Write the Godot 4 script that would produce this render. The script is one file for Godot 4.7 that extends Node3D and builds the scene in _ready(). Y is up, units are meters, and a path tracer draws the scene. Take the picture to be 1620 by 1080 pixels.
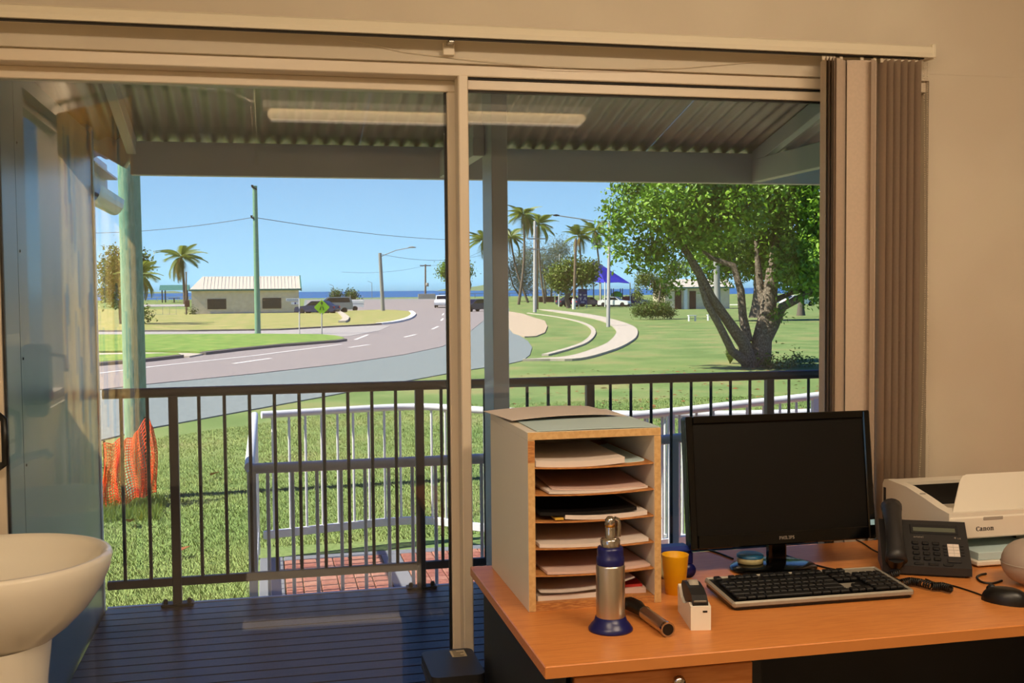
extends Node3D
# A clinic room looking out through sliding glass doors, over a verandah, to a seaside street.
# Units are metres, y is up, the window wall runs along x and the outdoors lies towards -z.

var M := {}
var taken := {}


func _ready() -> void:
	setup_view()
	make_materials()
	build_room()
	build_window()
	build_verandah()
	build_ground()
	build_ramp()
	build_street()
	build_far_things()
	build_trees()
	build_blind()
	build_wash_corner()
	build_desk()
	build_desk_things()


func setup_view() -> void:
	var cam := Camera3D.new()
	cam.name = "camera"
	cam.position = Vector3(0, 1.46, 0)
	cam.rotation = Vector3(-0.0475, -0.2225, -0.0088)
	cam.fov = 34.96
	cam.near = 0.05
	cam.far = 30000.0
	cam.current = true
	add_child(cam)
	var sky_mat := ProceduralSkyMaterial.new()
	sky_mat.sky_top_color = Color(0.17, 0.36, 0.72)
	sky_mat.sky_horizon_color = Color(0.66, 0.875, 0.995)
	sky_mat.sky_curve = 0.145
	sky_mat.ground_horizon_color = Color(0.45, 0.60, 0.72)
	sky_mat.ground_bottom_color = Color(0.25, 0.32, 0.34)
	var sky := Sky.new()
	sky.sky_material = sky_mat
	var env := Environment.new()
	env.background_mode = Environment.BG_SKY
	env.sky = sky
	env.background_energy_multiplier = 1.95
	env.tonemap_mode = Environment.TONE_MAPPER_LINEAR
	env.tonemap_exposure = 1.0
	env.sdfgi_enabled = true
	env.ssao_enabled = true
	env.ssil_enabled = true
	var we := WorldEnvironment.new()
	we.name = "surroundings"
	we.environment = env
	add_child(we)
	var sun := DirectionalLight3D.new()
	sun.name = "sun"
	var towards := Vector3(-cos(deg_to_rad(49)) * cos(deg_to_rad(3)), sin(deg_to_rad(49)), cos(deg_to_rad(49)) * sin(deg_to_rad(3)))
	sun.basis = Basis.looking_at(-towards)
	sun.light_color = Color(1.0, 0.96, 0.88)
	sun.light_energy = 4.8
	sun.light_angular_distance = 0.53
	sun.shadow_enabled = true
	sun.sky_mode = DirectionalLight3D.SKY_MODE_LIGHT_ONLY
	add_child(sun)


func area_light(called: String, at: Vector3, size: Vector2, energy: float, color: Color, tilt := 0.0) -> void:
	var l := AreaLight3D.new()
	l.name = called
	l.position = at
	l.rotation = Vector3(-PI / 2 + tilt, 0, 0)
	l.area_size = size
	l.light_energy = energy
	l.light_color = color
	l.area_range = 12.0
	l.shadow_enabled = true
	add_child(l)


# ---------------------------------------------------------------- helpers

func numbered(called: String) -> String:
	if not taken.has(called):
		taken[called] = 0
		return called
	taken[called] += 1
	return "%s_%03d" % [called, taken[called]]


func tag(o: Node, label: String, category: String, group := "", kind := "") -> Node:
	if label: o.set_meta("label", label)
	if category: o.set_meta("category", category)
	if group: o.set_meta("group", group)
	if kind: o.set_meta("kind", kind)
	return o


func thing(called: String, label: String, category: String, at := Vector3.ZERO, turn := 0.0, group := "") -> Node3D:
	var o := Node3D.new()
	o.name = numbered(called)
	o.position = at
	o.rotation.y = turn
	add_child(o)
	tag(o, label, category, group)
	return o


func put(called: String, mesh: Mesh, material: Material, parent: Node = null, at := Vector3.ZERO, b := Basis.IDENTITY) -> MeshInstance3D:
	var o := MeshInstance3D.new()
	o.mesh = mesh
	o.material_override = material
	o.transform = Transform3D(b, at)
	if parent == null:
		o.name = numbered(called)
		add_child(o)
	else:
		o.name = called
		parent.add_child(o, true)
	return o


func setting(called: String, mesh: Mesh, material: Material, label := "", at := Vector3.ZERO) -> MeshInstance3D:
	var o := put(called, mesh, material, null, at)
	tag(o, label, "", "", "structure")
	return o


func tool(smooth := false) -> SurfaceTool:
	var st := SurfaceTool.new()
	st.begin(Mesh.PRIMITIVE_TRIANGLES)
	st.set_smooth_group(0 if smooth else -1)
	return st


func done(st: SurfaceTool) -> ArrayMesh:
	st.generate_normals()
	return st.commit()


func tri(st: SurfaceTool, a: Vector3, b: Vector3, c: Vector3) -> void:
	st.add_vertex(a); st.add_vertex(b); st.add_vertex(c)


# a flat convex face, turned so that it looks away from «inside»
func face(st: SurfaceTool, p: Array, inside: Vector3) -> void:
	var n: Vector3 = (p[1] - p[0]).cross(p[2] - p[0])
	var out: bool = n.dot(p[0] - inside) > 0
	for i in range(1, p.size() - 1):
		if out: tri(st, p[0], p[i + 1], p[i])
		else: tri(st, p[0], p[i], p[i + 1])


# a box with chamfered edges, placed by a transform
func add_box(st: SurfaceTool, size: Vector3, at := Vector3.ZERO, bevel := 0.0, b := Basis.IDENTITY) -> void:
	var h := size / 2
	var t := Transform3D(b, at)
	if bevel <= 0:
		for ax in 3:
			for s in [-1, 1]:
				var p := []
				for k in [[-1, -1], [1, -1], [1, 1], [-1, 1]]:
					var v := Vector3.ZERO
					v[ax] = s * h[ax]
					v[(ax + 1) % 3] = k[0] * h[(ax + 1) % 3]
					v[(ax + 2) % 3] = k[1] * h[(ax + 2) % 3]
					p.append(t * v)
				face(st, p, at)
		return
	var bv: float = min(bevel, min(h.x, min(h.y, h.z)) * 0.95)
	var corner := func(ax: int, s: Vector3) -> Vector3:
		var v := Vector3(s.x * (h.x - bv), s.y * (h.y - bv), s.z * (h.z - bv))
		v[ax] = s[ax] * h[ax]
		return t * v
	for ax in 3:
		var u := (ax + 1) % 3
		var w := (ax + 2) % 3
		for s in [-1, 1]:
			var p := []
			for k in [[-1, -1], [1, -1], [1, 1], [-1, 1]]:
				var sg := Vector3.ZERO
				sg[ax] = s; sg[u] = k[0]; sg[w] = k[1]
				p.append(corner.call(ax, sg))
			face(st, p, at)
			for s2 in [-1, 1]:
				var a := Vector3.ZERO
				a[ax] = s; a[u] = s2; a[w] = -1
				var c := a
				c[w] = 1
				face(st, [corner.call(ax, a), corner.call(u, a), corner.call(u, c), corner.call(ax, c)], at)
	for sx in [-1, 1]:
		for sy in [-1, 1]:
			for sz in [-1, 1]:
				var sg := Vector3(sx, sy, sz)
				face(st, [corner.call(0, sg), corner.call(1, sg), corner.call(2, sg)], at)


func box(size: Vector3, bevel := 0.0) -> ArrayMesh:
	var st := tool()
	add_box(st, size, Vector3.ZERO, bevel)
	return done(st)


# a box between two corners
func span(st: SurfaceTool, a: Vector3, b: Vector3, bevel := 0.0) -> void:
	add_box(st, (b - a).abs(), (a + b) / 2, bevel)


func slab(a: Vector3, b: Vector3, bevel := 0.0) -> ArrayMesh:
	var st := tool()
	span(st, a, b, bevel)
	return done(st)


# a tube along points, one radius or one for each point
func add_tube(st: SurfaceTool, pts: Array, radius, sides := 10, caps := true) -> void:
	var n := pts.size()
	var rings := []
	var up := Vector3.UP
	var d0: Vector3 = (pts[1] - pts[0]).normalized()
	if absf(d0.dot(up)) > 0.9: up = Vector3.RIGHT
	var side := d0.cross(up).normalized()
	for i in n:
		var d: Vector3
		if i == 0: d = pts[1] - pts[0]
		elif i == n - 1: d = pts[i] - pts[i - 1]
		else: d = (pts[i + 1] - pts[i]).normalized() + (pts[i] - pts[i - 1]).normalized()
		d = d.normalized()
		side = (side - d * side.dot(d)).normalized()
		var other := d.cross(side)
		var r: float = radius[i] if radius is Array else radius
		var ring := []
		for k in sides:
			var a := TAU * k / sides
			ring.append(pts[i] + side * cos(a) * r + other * sin(a) * r)
		rings.append(ring)
	for i in n - 1:
		for k in sides:
			var k2 := (k + 1) % sides
			tri(st, rings[i][k], rings[i][k2], rings[i + 1][k2])
			tri(st, rings[i][k], rings[i + 1][k2], rings[i + 1][k])
	if caps:
		for k in range(1, sides - 1):
			tri(st, rings[0][0], rings[0][k + 1], rings[0][k])
			tri(st, rings[n - 1][0], rings[n - 1][k], rings[n - 1][k + 1])


func tube(pts: Array, radius, sides := 10) -> ArrayMesh:
	var st := tool(true)
	add_tube(st, pts, radius, sides, false)
	st.set_smooth_group(-1)
	var n := pts.size()
	if n > 1:
		cap(st, pts[0], pts[0] - pts[1], radius[0] if radius is Array else radius, sides, pts)
		cap(st, pts[n - 1], pts[n - 1] - pts[n - 2], radius[n - 1] if radius is Array else radius, sides, pts)
	return done(st)


func cap(st: SurfaceTool, at: Vector3, out: Vector3, r: float, sides: int, _pts: Array) -> void:
	var d := out.normalized()
	var up := Vector3.UP
	if absf(d.dot(up)) > 0.9: up = Vector3.RIGHT
	var s := d.cross(up).normalized()
	var o := d.cross(s)
	for k in sides:
		var a := TAU * k / sides
		var b := TAU * (k + 1) / sides
		face(st, [at, at + (s * cos(a) + o * sin(a)) * r, at + (s * cos(b) + o * sin(b)) * r], at - d)


# a profile of (radius, height) turned round the y axis; «squash» makes it oval
func lathe(profile: Array, sides := 28, squash := Vector2(1, 1), smooth := true) -> ArrayMesh:
	var st := tool(smooth)
	for i in profile.size() - 1:
		var a: Vector2 = profile[i]
		var b: Vector2 = profile[i + 1]
		for k in sides:
			var t0 := TAU * k / sides
			var t1 := TAU * (k + 1) / sides
			var p := func(q: Vector2, t: float) -> Vector3: return Vector3(q.x * cos(t) * squash.x, q.y, q.x * sin(t) * squash.y)
			if a.x > 1e-5: tri(st, p.call(a, t0), p.call(b, t1), p.call(a, t1))
			if b.x > 1e-5: tri(st, p.call(a, t0), p.call(b, t0), p.call(b, t1))
	return done(st)


# a polygon in x and y, thickened along z from z0 to z1
func add_prism(st: SurfaceTool, poly: Array, z0: float, z1: float, t := Transform3D.IDENTITY) -> void:
	var pv := PackedVector2Array(poly)
	if Geometry2D.is_polygon_clockwise(pv): pv.reverse()
	var ix := Geometry2D.triangulate_polygon(pv)
	var lo: float = min(z0, z1)
	var hi: float = max(z0, z1)
	for i in range(0, ix.size(), 3):
		var a := pv[ix[i]]; var b := pv[ix[i + 1]]; var c := pv[ix[i + 2]]
		if (b - a).cross(c - a) < 0:
			var q := b; b = c; c = q
		tri(st, t * Vector3(a.x, a.y, hi), t * Vector3(c.x, c.y, hi), t * Vector3(b.x, b.y, hi))
		tri(st, t * Vector3(a.x, a.y, lo), t * Vector3(b.x, b.y, lo), t * Vector3(c.x, c.y, lo))
	for i in pv.size():
		var a := pv[i]; var b := pv[(i + 1) % pv.size()]
		tri(st, t * Vector3(a.x, a.y, lo), t * Vector3(a.x, a.y, hi), t * Vector3(b.x, b.y, hi))
		tri(st, t * Vector3(a.x, a.y, lo), t * Vector3(b.x, b.y, hi), t * Vector3(b.x, b.y, lo))


func prism(poly: Array, z0: float, z1: float, t := Transform3D.IDENTITY) -> ArrayMesh:
	var st := tool()
	add_prism(st, poly, z0, z1, t)
	return done(st)


func rounded_rect(w: float, h: float, r: float, n := 4) -> Array:
	var p := []
	for q in 4:
		var c := Vector2((w / 2 - r) * [1, -1, -1, 1][q], (h / 2 - r) * [1, 1, -1, -1][q])
		for k in n + 1:
			var a := PI / 2 * (q + float(k) / n)
			p.append(c + Vector2(cos(a), sin(a)) * r)
	return p


func words(text: String, height: float, depth := 0.0006, serif := false) -> TextMesh:
	var t := TextMesh.new()
	var f := SystemFont.new()
	f.font_names = PackedStringArray(["Droid Serif" if serif else "Droid Sans"])
	f.font_weight = 700
	t.font = f
	t.text = text
	t.font_size = 48
	t.pixel_size = height / 35.0
	t.depth = depth
	t.curve_step = 2.0
	return t


# ---------------------------------------------------------------- materials

func noise_tex(seed_: int, freq: float, colors: Array, stops: Array, size := 512, octaves := 4, normal := false) -> NoiseTexture2D:
	var n := FastNoiseLite.new()
	n.seed = seed_
	n.noise_type = FastNoiseLite.TYPE_SIMPLEX_SMOOTH
	n.frequency = freq
	n.fractal_octaves = octaves
	var t := NoiseTexture2D.new()
	t.width = size
	t.height = size
	t.seamless = true
	t.noise = n
	t.as_normal_map = normal
	if not normal:
		var g := Gradient.new()
		g.offsets = PackedFloat32Array(stops)
		g.colors = PackedColorArray(colors)
		t.color_ramp = g
	return t


func mat(called: String, color: Color, rough := 0.6, metal := 0.0, spec := 0.5) -> StandardMaterial3D:
	var m := StandardMaterial3D.new()
	m.resource_name = called
	m.albedo_color = color
	m.roughness = rough
	m.metallic = metal
	m.metallic_specular = spec
	M[called] = m
	return m


func textured(m: StandardMaterial3D, tex: Texture2D, scale: Vector3, world := true) -> StandardMaterial3D:
	m.albedo_texture = tex
	m.albedo_color = Color.WHITE
	m.uv1_triplanar = true
	m.uv1_world_triplanar = world
	m.uv1_scale = scale
	return m


func relief(m: StandardMaterial3D, tex: Texture2D, cm: float) -> void:
	m.heightmap_enabled = true
	m.heightmap_texture = tex
	m.heightmap_scale = cm


func make_materials() -> void:
	# room
	textured(mat("plaster", Color.WHITE, 0.72), noise_tex(3, 0.01, [Color(0.80, 0.75, 0.67), Color(0.83, 0.785, 0.705)], [0.3, 0.7], 256), Vector3(0.4, 0.4, 0.4))
	mat("ceiling_paint", Color(0.90, 0.88, 0.83), 0.8)
	mat("vinyl_floor", Color(0.52, 0.47, 0.41), 0.6)
	mat("frame_paint", Color(0.86, 0.80, 0.71), 0.38)
	mat("frame_dark", Color(0.07, 0.06, 0.06), 0.6)
	mat("track_white", Color(0.88, 0.84, 0.75), 0.3)
	mat("chrome", Color(0.75, 0.73, 0.70), 0.16, 1.0)
	var gl := mat("glass", Color(0.10, 0.12, 0.13, 0.10), 0.0)
	gl.transparency = BaseMaterial3D.TRANSPARENCY_ALPHA
	var gc := mat("glass_clear", Color(0.5, 0.52, 0.52, 0.02), 0.0)
	gc.transparency = BaseMaterial3D.TRANSPARENCY_ALPHA
	var bl := mat("blind_fabric", Color(0.70, 0.62, 0.54), 0.85)
	textured(bl, noise_tex(11, 0.09, [Color(0.765, 0.69, 0.61), Color(0.785, 0.705, 0.625)], [0.3, 0.7], 256), Vector3(3, 3, 3))
	mat("bead", Color(0.86, 0.80, 0.70), 0.35)
	mat("porcelain", Color(0.93, 0.90, 0.84), 0.12)
	mat("tile", Color(0.86, 0.87, 0.86), 0.2)
	mat("black_plastic", Color(0.035, 0.035, 0.037), 0.38)
	mat("black_gloss", Color(0.015, 0.015, 0.016), 0.12)
	mat("screen_off", Color(0.022, 0.022, 0.020), 0.42, 0.0, 0.4)
	mat("dark_plastic", Color(0.10, 0.10, 0.11), 0.5)
	mat("phone_plastic", Color(0.15, 0.145, 0.15), 0.45)
	mat("key_plastic", Color(0.055, 0.055, 0.058), 0.5)
	mat("silver_plastic", Color(0.62, 0.60, 0.55), 0.38, 0.25)
	mat("printer_plastic", Color(0.90, 0.87, 0.81), 0.45)
	mat("printer_shade", Color(0.66, 0.63, 0.58), 0.5)
	mat("beige_plastic", Color(0.64, 0.58, 0.53), 0.5)
	mat("paper", Color(0.86, 0.81, 0.77), 0.85)
	mat("paper_pink", Color(0.83, 0.71, 0.66), 0.85)
	mat("paper_blue", Color(0.74, 0.83, 0.84), 0.85)
	mat("paper_yellow", Color(0.86, 0.68, 0.25), 0.85)
	mat("paper_peach", Color(0.85, 0.66, 0.48), 0.85)
	mat("red_print", Color(0.72, 0.18, 0.15), 0.7)
	mat("folder_black", Color(0.05, 0.05, 0.055), 0.35)
	mat("steel", Color(0.80, 0.77, 0.72), 0.3, 1.0)
	mat("blue_plastic", Color(0.05, 0.07, 0.33), 0.32)
	mat("blue_light", Color(0.10, 0.20, 0.55), 0.4)
	mat("teal_lid", Color(0.10, 0.36, 0.52), 0.4)
	mat("cream_tin", Color(0.70, 0.66, 0.48), 0.5)
	mat("yellow_plastic", Color(0.93, 0.70, 0.04), 0.38)
	mat("brass", Color(0.72, 0.52, 0.22), 0.3, 1.0)
	mat("sticker", Color(0.80, 0.73, 0.58), 0.7)
	mat("sticker_ink", Color(0.42, 0.36, 0.26), 0.7)
	mat("sticker_blue", Color(0.62, 0.80, 0.90), 0.6)
	mat("lcd", Color(0.36, 0.38, 0.33), 0.3)
	mat("ink", Color(0.08, 0.075, 0.07), 0.6)
	mat("logo_silver", Color(0.55, 0.52, 0.48), 0.35, 0.3)
	mat("bin_olive", Color(0.16, 0.15, 0.11), 0.4)
	mat("bin_lid", Color(0.11, 0.11, 0.12), 0.45)
	mat("charcoal_board", Color(0.115, 0.115, 0.12), 0.55)
	mat("melamine", Color(0.89, 0.86, 0.79), 0.5)
	var beech := mat("beech", Color.WHITE, 0.36)
	textured(beech, noise_tex(21, 0.02, [Color(0.80, 0.50, 0.25), Color(0.84, 0.545, 0.285), Color(0.79, 0.49, 0.24)], [0.25, 0.5, 0.75], 512, 5), Vector3(0.5, 6, 6))
	textured(mat("raw_board", Color.WHITE, 0.65), noise_tex(22, 0.05, [Color(0.66, 0.42, 0.22), Color(0.78, 0.55, 0.30)], [0.3, 0.7], 256), Vector3(3, 20, 20))
	textured(mat("edge_board", Color.WHITE, 0.6), noise_tex(23, 0.05, [Color(0.78, 0.62, 0.40), Color(0.83, 0.68, 0.46)], [0.3, 0.7], 256), Vector3(5, 5, 5))
	mat("beech_edge", Color(0.76, 0.48, 0.24), 0.4)
	var lamp := mat("lamp_diffuser", Color(0.9, 0.87, 0.8), 0.5)
	lamp.emission_enabled = true
	lamp.emission = Color(1.0, 0.84, 0.62)
	lamp.emission_energy_multiplier = 2.4
	# verandah and outdoors
	textured(mat("decking", Color.WHITE, 0.36), noise_tex(31, 0.03, [Color(0.16, 0.075, 0.06), Color(0.25, 0.125, 0.10)], [0.3, 0.7], 256), Vector3(0.6, 8, 8))
	mat("rail_steel", Color(0.16, 0.20, 0.25), 0.42)
	mat("bolt", Color(0.10, 0.10, 0.11), 0.5, 0.6)
	mat("white_paint", Color(0.84, 0.86, 0.88), 0.45)
	textured(mat("roof_iron", Color.WHITE, 0.42, 0.35), noise_tex(33, 0.02, [Color(0.60, 0.61, 0.58), Color(0.68, 0.69, 0.66)], [0.3, 0.7], 256), Vector3(0.6, 0.6, 0.6))
	textured(mat("wall_sheet", Color.WHITE, 0.3), noise_tex(34, 0.012, [Color(0.34, 0.45, 0.51), Color(0.38, 0.49, 0.545)], [0.3, 0.7], 256), Vector3(0.5, 0.5, 0.5))
	mat("gutter_metal", Color(0.62, 0.66, 0.60), 0.3, 0.5)
	var lawn := mat("lawn", Color.WHITE, 0.95, 0.0, 0.2)
	textured(lawn, noise_tex(41, 0.012, [Color(0.43, 0.52, 0.315), Color(0.47, 0.555, 0.345), Color(0.52, 0.57, 0.37), Color(0.57, 0.565, 0.39)], [0.25, 0.45, 0.65, 0.85], 512, 5), Vector3(0.055, 0.055, 0.055))
	lawn.detail_enabled = true
	lawn.detail_blend_mode = BaseMaterial3D.BLEND_MODE_MUL
	lawn.detail_albedo = noise_tex(42, 0.09, [Color(0.78, 0.82, 0.74), Color(0.95, 0.97, 0.93), Color(1, 1, 1)], [0.25, 0.55, 0.8], 512, 4)
	lawn.detail_uv_layer = BaseMaterial3D.DETAIL_UV_2
	lawn.uv2_triplanar = true
	lawn.uv2_world_triplanar = true
	lawn.uv2_scale = Vector3(0.5, 0.5, 0.5)
	textured(mat("lawn_dry", Color.WHITE, 0.95, 0.0, 0.2), noise_tex(43, 0.02, [Color(0.50, 0.55, 0.31), Color(0.58, 0.58, 0.36), Color(0.65, 0.61, 0.42)], [0.25, 0.5, 0.75], 512, 5), Vector3(0.06, 0.06, 0.06))
	textured(mat("verge", Color.WHITE, 0.95, 0.0, 0.2), noise_tex(44, 0.03, [Color(0.38, 0.50, 0.24), Color(0.45, 0.58, 0.28), Color(0.54, 0.60, 0.33)], [0.25, 0.5, 0.75], 512, 5), Vector3(0.08, 0.08, 0.08))
	textured(mat("asphalt", Color.WHITE, 0.9), noise_tex(45, 0.05, [Color(0.42, 0.47, 0.465), Color(0.475, 0.525, 0.52)], [0.3, 0.7], 512, 5), Vector3(0.25, 0.25, 0.25))
	textured(mat("asphalt_red", Color.WHITE, 0.9), noise_tex(46, 0.05, [Color(0.50, 0.475, 0.465), Color(0.555, 0.53, 0.515)], [0.3, 0.7], 512, 5), Vector3(0.25, 0.25, 0.25))
	textured(mat("asphalt_pale", Color.WHITE, 0.9), noise_tex(47, 0.05, [Color(0.58, 0.57, 0.555), Color(0.64, 0.63, 0.61)], [0.3, 0.7], 256, 5), Vector3(0.25, 0.25, 0.25))
	textured(mat("concrete", Color.WHITE, 0.85), noise_tex(48, 0.04, [Color(0.66, 0.63, 0.565), Color(0.74, 0.71, 0.64)], [0.3, 0.7], 256, 5), Vector3(0.4, 0.4, 0.4))
	mat("kerb_stone", Color(0.42, 0.41, 0.39), 0.9)
	textured(mat("sand", Color.WHITE, 0.95), noise_tex(49, 0.05, [Color(0.62, 0.56, 0.46), Color(0.74, 0.68, 0.57)], [0.3, 0.7], 256, 5), Vector3(0.3, 0.3, 0.3))
	mat("line_paint", Color(0.86, 0.86, 0.83), 0.8)
	textured(mat("paver", Color.WHITE, 0.8), noise_tex(50, 0.05, [Color(0.50, 0.30, 0.25), Color(0.60, 0.38, 0.32)], [0.3, 0.7], 256, 4), Vector3(2, 2, 2))
	textured(mat("paver_pale", Color.WHITE, 0.8), noise_tex(51, 0.05, [Color(0.56, 0.37, 0.31), Color(0.64, 0.45, 0.38)], [0.3, 0.7], 256, 4), Vector3(2, 2, 2))
	mat("paver_grey", Color(0.42, 0.44, 0.47), 0.8)
	mat("joint_sand", Color(0.55, 0.50, 0.43), 0.95)
	textured(mat("sea", Color.WHITE, 0.45), noise_tex(52, 0.03, [Color(0.10, 0.30, 0.50), Color(0.16, 0.38, 0.58)], [0.3, 0.7], 256, 4), Vector3(0.004, 0.004, 0.02))
	mat("island_green", Color(0.40, 0.47, 0.33), 0.95)
	textured(mat("pole_green", Color.WHITE, 0.75), noise_tex(53, 0.02, [Color(0.36, 0.55, 0.45), Color(0.50, 0.66, 0.55), Color(0.42, 0.58, 0.48)], [0.3, 0.5, 0.7], 256, 5), Vector3(5, 0.8, 5))
	mat("pole_wood", Color(0.44, 0.38, 0.31), 0.85)
	mat("pole_grey", Color(0.56, 0.57, 0.55), 0.6)
	mat("net_orange", Color(0.98, 0.33, 0.08), 0.55)
	mat("wire", Color(0.20, 0.22, 0.25), 0.7)
	textured(mat("shed_wall", Color.WHITE, 0.75), noise_tex(54, 0.02, [Color(0.80, 0.76, 0.66), Color(0.84, 0.80, 0.70)], [0.3, 0.7], 256), Vector3(0.3, 0.3, 0.3))
	mat("shed_roof", Color(0.74, 0.72, 0.66), 0.6)
	mat("shed_trim", Color(0.22, 0.44, 0.40), 0.6)
	mat("shed_frame", Color(0.10, 0.10, 0.10), 0.5)
	mat("shed_glass", Color(0.14, 0.15, 0.15), 0.2)
	mat("sign_lime", Color(0.66, 0.87, 0.03), 0.6)
	mat("sign_black", Color(0.03, 0.03, 0.03), 0.6)
	mat("sign_white", Color(0.85, 0.87, 0.88), 0.6)
	mat("sign_blue", Color(0.12, 0.15, 0.48), 0.6)
	mat("sail_blue", Color(0.10, 0.11, 0.66), 0.8)
	mat("play_green", Color(0.30, 0.68, 0.16), 0.5)
	mat("play_red", Color(0.50, 0.10, 0.12), 0.5)
	mat("play_blue", Color(0.10, 0.16, 0.40), 0.5)
	mat("car_white", Color(0.86, 0.88, 0.88), 0.25)
	mat("car_silver", Color(0.55, 0.57, 0.58), 0.25, 0.4)
	mat("car_blue", Color(0.12, 0.16, 0.30), 0.25)
	mat("car_grey", Color(0.20, 0.23, 0.30), 0.25, 0.3)
	mat("car_red", Color(0.32, 0.07, 0.08), 0.3)
	mat("car_glass", Color(0.05, 0.065, 0.08), 0.08)
	mat("tyre", Color(0.04, 0.04, 0.04), 0.8)
	mat("headlight", Color(0.85, 0.86, 0.88), 0.15)
	mat("skin", Color(0.62, 0.44, 0.34), 0.7)
	textured(mat("bark", Color.WHITE, 0.9), noise_tex(61, 0.03, [Color(0.20, 0.17, 0.14), Color(0.40, 0.36, 0.31), Color(0.56, 0.53, 0.48)], [0.3, 0.5, 0.72], 512, 5), Vector3(1.6, 0.9, 1.6))
	mat("bark_palm", Color(0.40, 0.36, 0.30), 0.9)
	mat("bark_grey", Color(0.38, 0.35, 0.31), 0.9)
	for k in [["leaf_big", Color(0.47, 0.62, 0.14)], ["leaf_mid", Color(0.42, 0.50, 0.18)], ["leaf_grey", Color(0.52, 0.56, 0.45)], ["leaf_bush", Color(0.36, 0.46, 0.16)], ["frond_green", Color(0.36, 0.44, 0.17)], ["frond_dry", Color(0.56, 0.46, 0.24)]]:
		var m := mat(k[0], k[1], 0.5)
		m.vertex_color_use_as_albedo = true
		m.backlight_enabled = true
		m.backlight = Color(0.45, 0.5, 0.2)
		m.albedo_color = k[1]
	M.frond_dry.vertex_color_use_as_albedo = false
	M.frond_green.vertex_color_use_as_albedo = false
	var gb := mat("grass_blade", Color(0.58, 0.67, 0.43), 0.8, 0.0, 0.2)
	gb.vertex_color_use_as_albedo = true
	mat("dead_leaf", Color(0.52, 0.30, 0.14), 0.8)
	mat("brick_brown", Color(0.36, 0.25, 0.20), 0.9)


# ---------------------------------------------------------------- the room

func build_room() -> void:
	var st := tool()
	span(st, Vector3(-3, 2.1005, -3.12), Vector3(4.2, 2.75, -2.95))
	span(st, Vector3(-3, 2.08, -3.12), Vector3(1.968, 2.1005, -2.95))
	span(st, Vector3(-3, -0.45, -3.12), Vector3(-0.74, 2.08, -2.95))
	span(st, Vector3(1.968, -0.45, -3.12), Vector3(4.2, 2.0995, -2.95))
	span(st, Vector3(1.97, 2.09, -3.1), Vector3(4.18, 2.11, -2.9508))
	span(st, Vector3(-0.74, -0.45, -3.12), Vector3(1.968, -0.002, -2.95))
	setting("wall_front", done(st), M.plaster)
	# the side wall has a window of its own, out of the frame, through which sun falls on the curtain
	st = tool()
	span(st, Vector3(-1.10, -0.45, -2.95), Vector3(-0.95, 2.75, -1.32))
	span(st, Vector3(-1.10, -0.45, -0.25), Vector3(-0.95, 2.75, 2.4))
	span(st, Vector3(-1.10, -0.45, -1.32), Vector3(-0.95, 0.95, -0.25))
	span(st, Vector3(-1.10, 2.3, -1.32), Vector3(-0.95, 2.75, -0.25))
	setting("wall_left", done(st), M.plaster)
	var w := setting("window_2", slab(Vector3(-1.05, 0.95, -0.29), Vector3(-1.0, 2.3, -0.25)), M.frame_paint)
	put("window_frame", slab(Vector3(-1.05, 0.95, -1.32), Vector3(-1.0, 2.3, -1.28)), M.frame_paint, w)
	put("window_frame", slab(Vector3(-1.05, 0.95, -1.28), Vector3(-1.0, 0.99, -0.29)), M.frame_paint, w)
	put("window_frame", slab(Vector3(-1.05, 2.26, -1.28), Vector3(-1.0, 2.3, -0.29)), M.frame_paint, w)
	put("pane", slab(Vector3(-1.03, 0.99, -1.28), Vector3(-1.026, 2.26, -0.29)), M.glass_clear, w)
	setting("wall_right", slab(Vector3(4.2, -0.45, -2.95), Vector3(4.35, 2.75, 2.4)), M.plaster)
	setting("wall_rear", slab(Vector3(-1.1, -0.45, 2.4), Vector3(4.35, 2.75, 2.55)), M.plaster)
	setting("floor", slab(Vector3(-0.95, -0.45, -2.95), Vector3(4.2, 0, 2.4)), M.vinyl_floor)
	setting("ceiling", slab(Vector3(-1.1, 2.65, -2.95), Vector3(4.2, 2.75, 2.4)), M.ceiling_paint)
	# lamps on the ceiling
	var warm := Color(1.0, 0.90, 0.775)
	for a in [[Vector3(1.5, 2.585, -0.8), "white ceiling batten lamp in front of the desk", 1.06], [Vector3(-0.25, 2.585, -0.6), "white ceiling batten lamp in front of the basin", 1.5], [Vector3(1.05, 2.585, 0.95), "long ceiling batten lamp whose reflection crosses the glass", 0.12]]:
		var at: Vector3 = a[0]
		var half := 0.62 if a[2] > 0.2 else 1.05
		var t := thing("ceiling_lamp", a[1], "lamp", at, 0.0, "")
		put("housing", slab(Vector3(-half, 0.02, -0.09), Vector3(half, 0.065, 0.09), 0.006), M.ceiling_paint, t)
		put("diffuser", slab(Vector3(-half + 0.03, -0.035, -0.07), Vector3(half - 0.03, 0.02, 0.07), 0.02), M.lamp_diffuser, t)
		if a[2] > 0.2:
			area_light("lamp_glow", at + Vector3(0, -0.045, 0), Vector2(half * 2 - 0.1, 0.13), 1.6 * a[2], warm)
			area_light("lamp_glow_front", at + Vector3(0, -0.01, -0.078), Vector2(half * 2 - 0.1, 0.05), (1.3 if at.x > 0.5 else 0.35) * a[2], warm, deg_to_rad(72))
			area_light("lamp_glow_rear", at + Vector3(0, -0.01, 0.078), Vector2(half * 2 - 0.1, 0.05), 1.5 * a[2], warm, deg_to_rad(-72))
		else:
			area_light("lamp_glow", at + Vector3(0, -0.045, 0), Vector2(half * 2 - 0.1, 0.13), a[2], warm)


func frame_bar(parent: Node, called: String, a: Vector3, b: Vector3, m: Material = null, bevel := 0.003) -> void:
	put(called, slab(a, b, bevel), m if m else M.frame_paint, parent)


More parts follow.
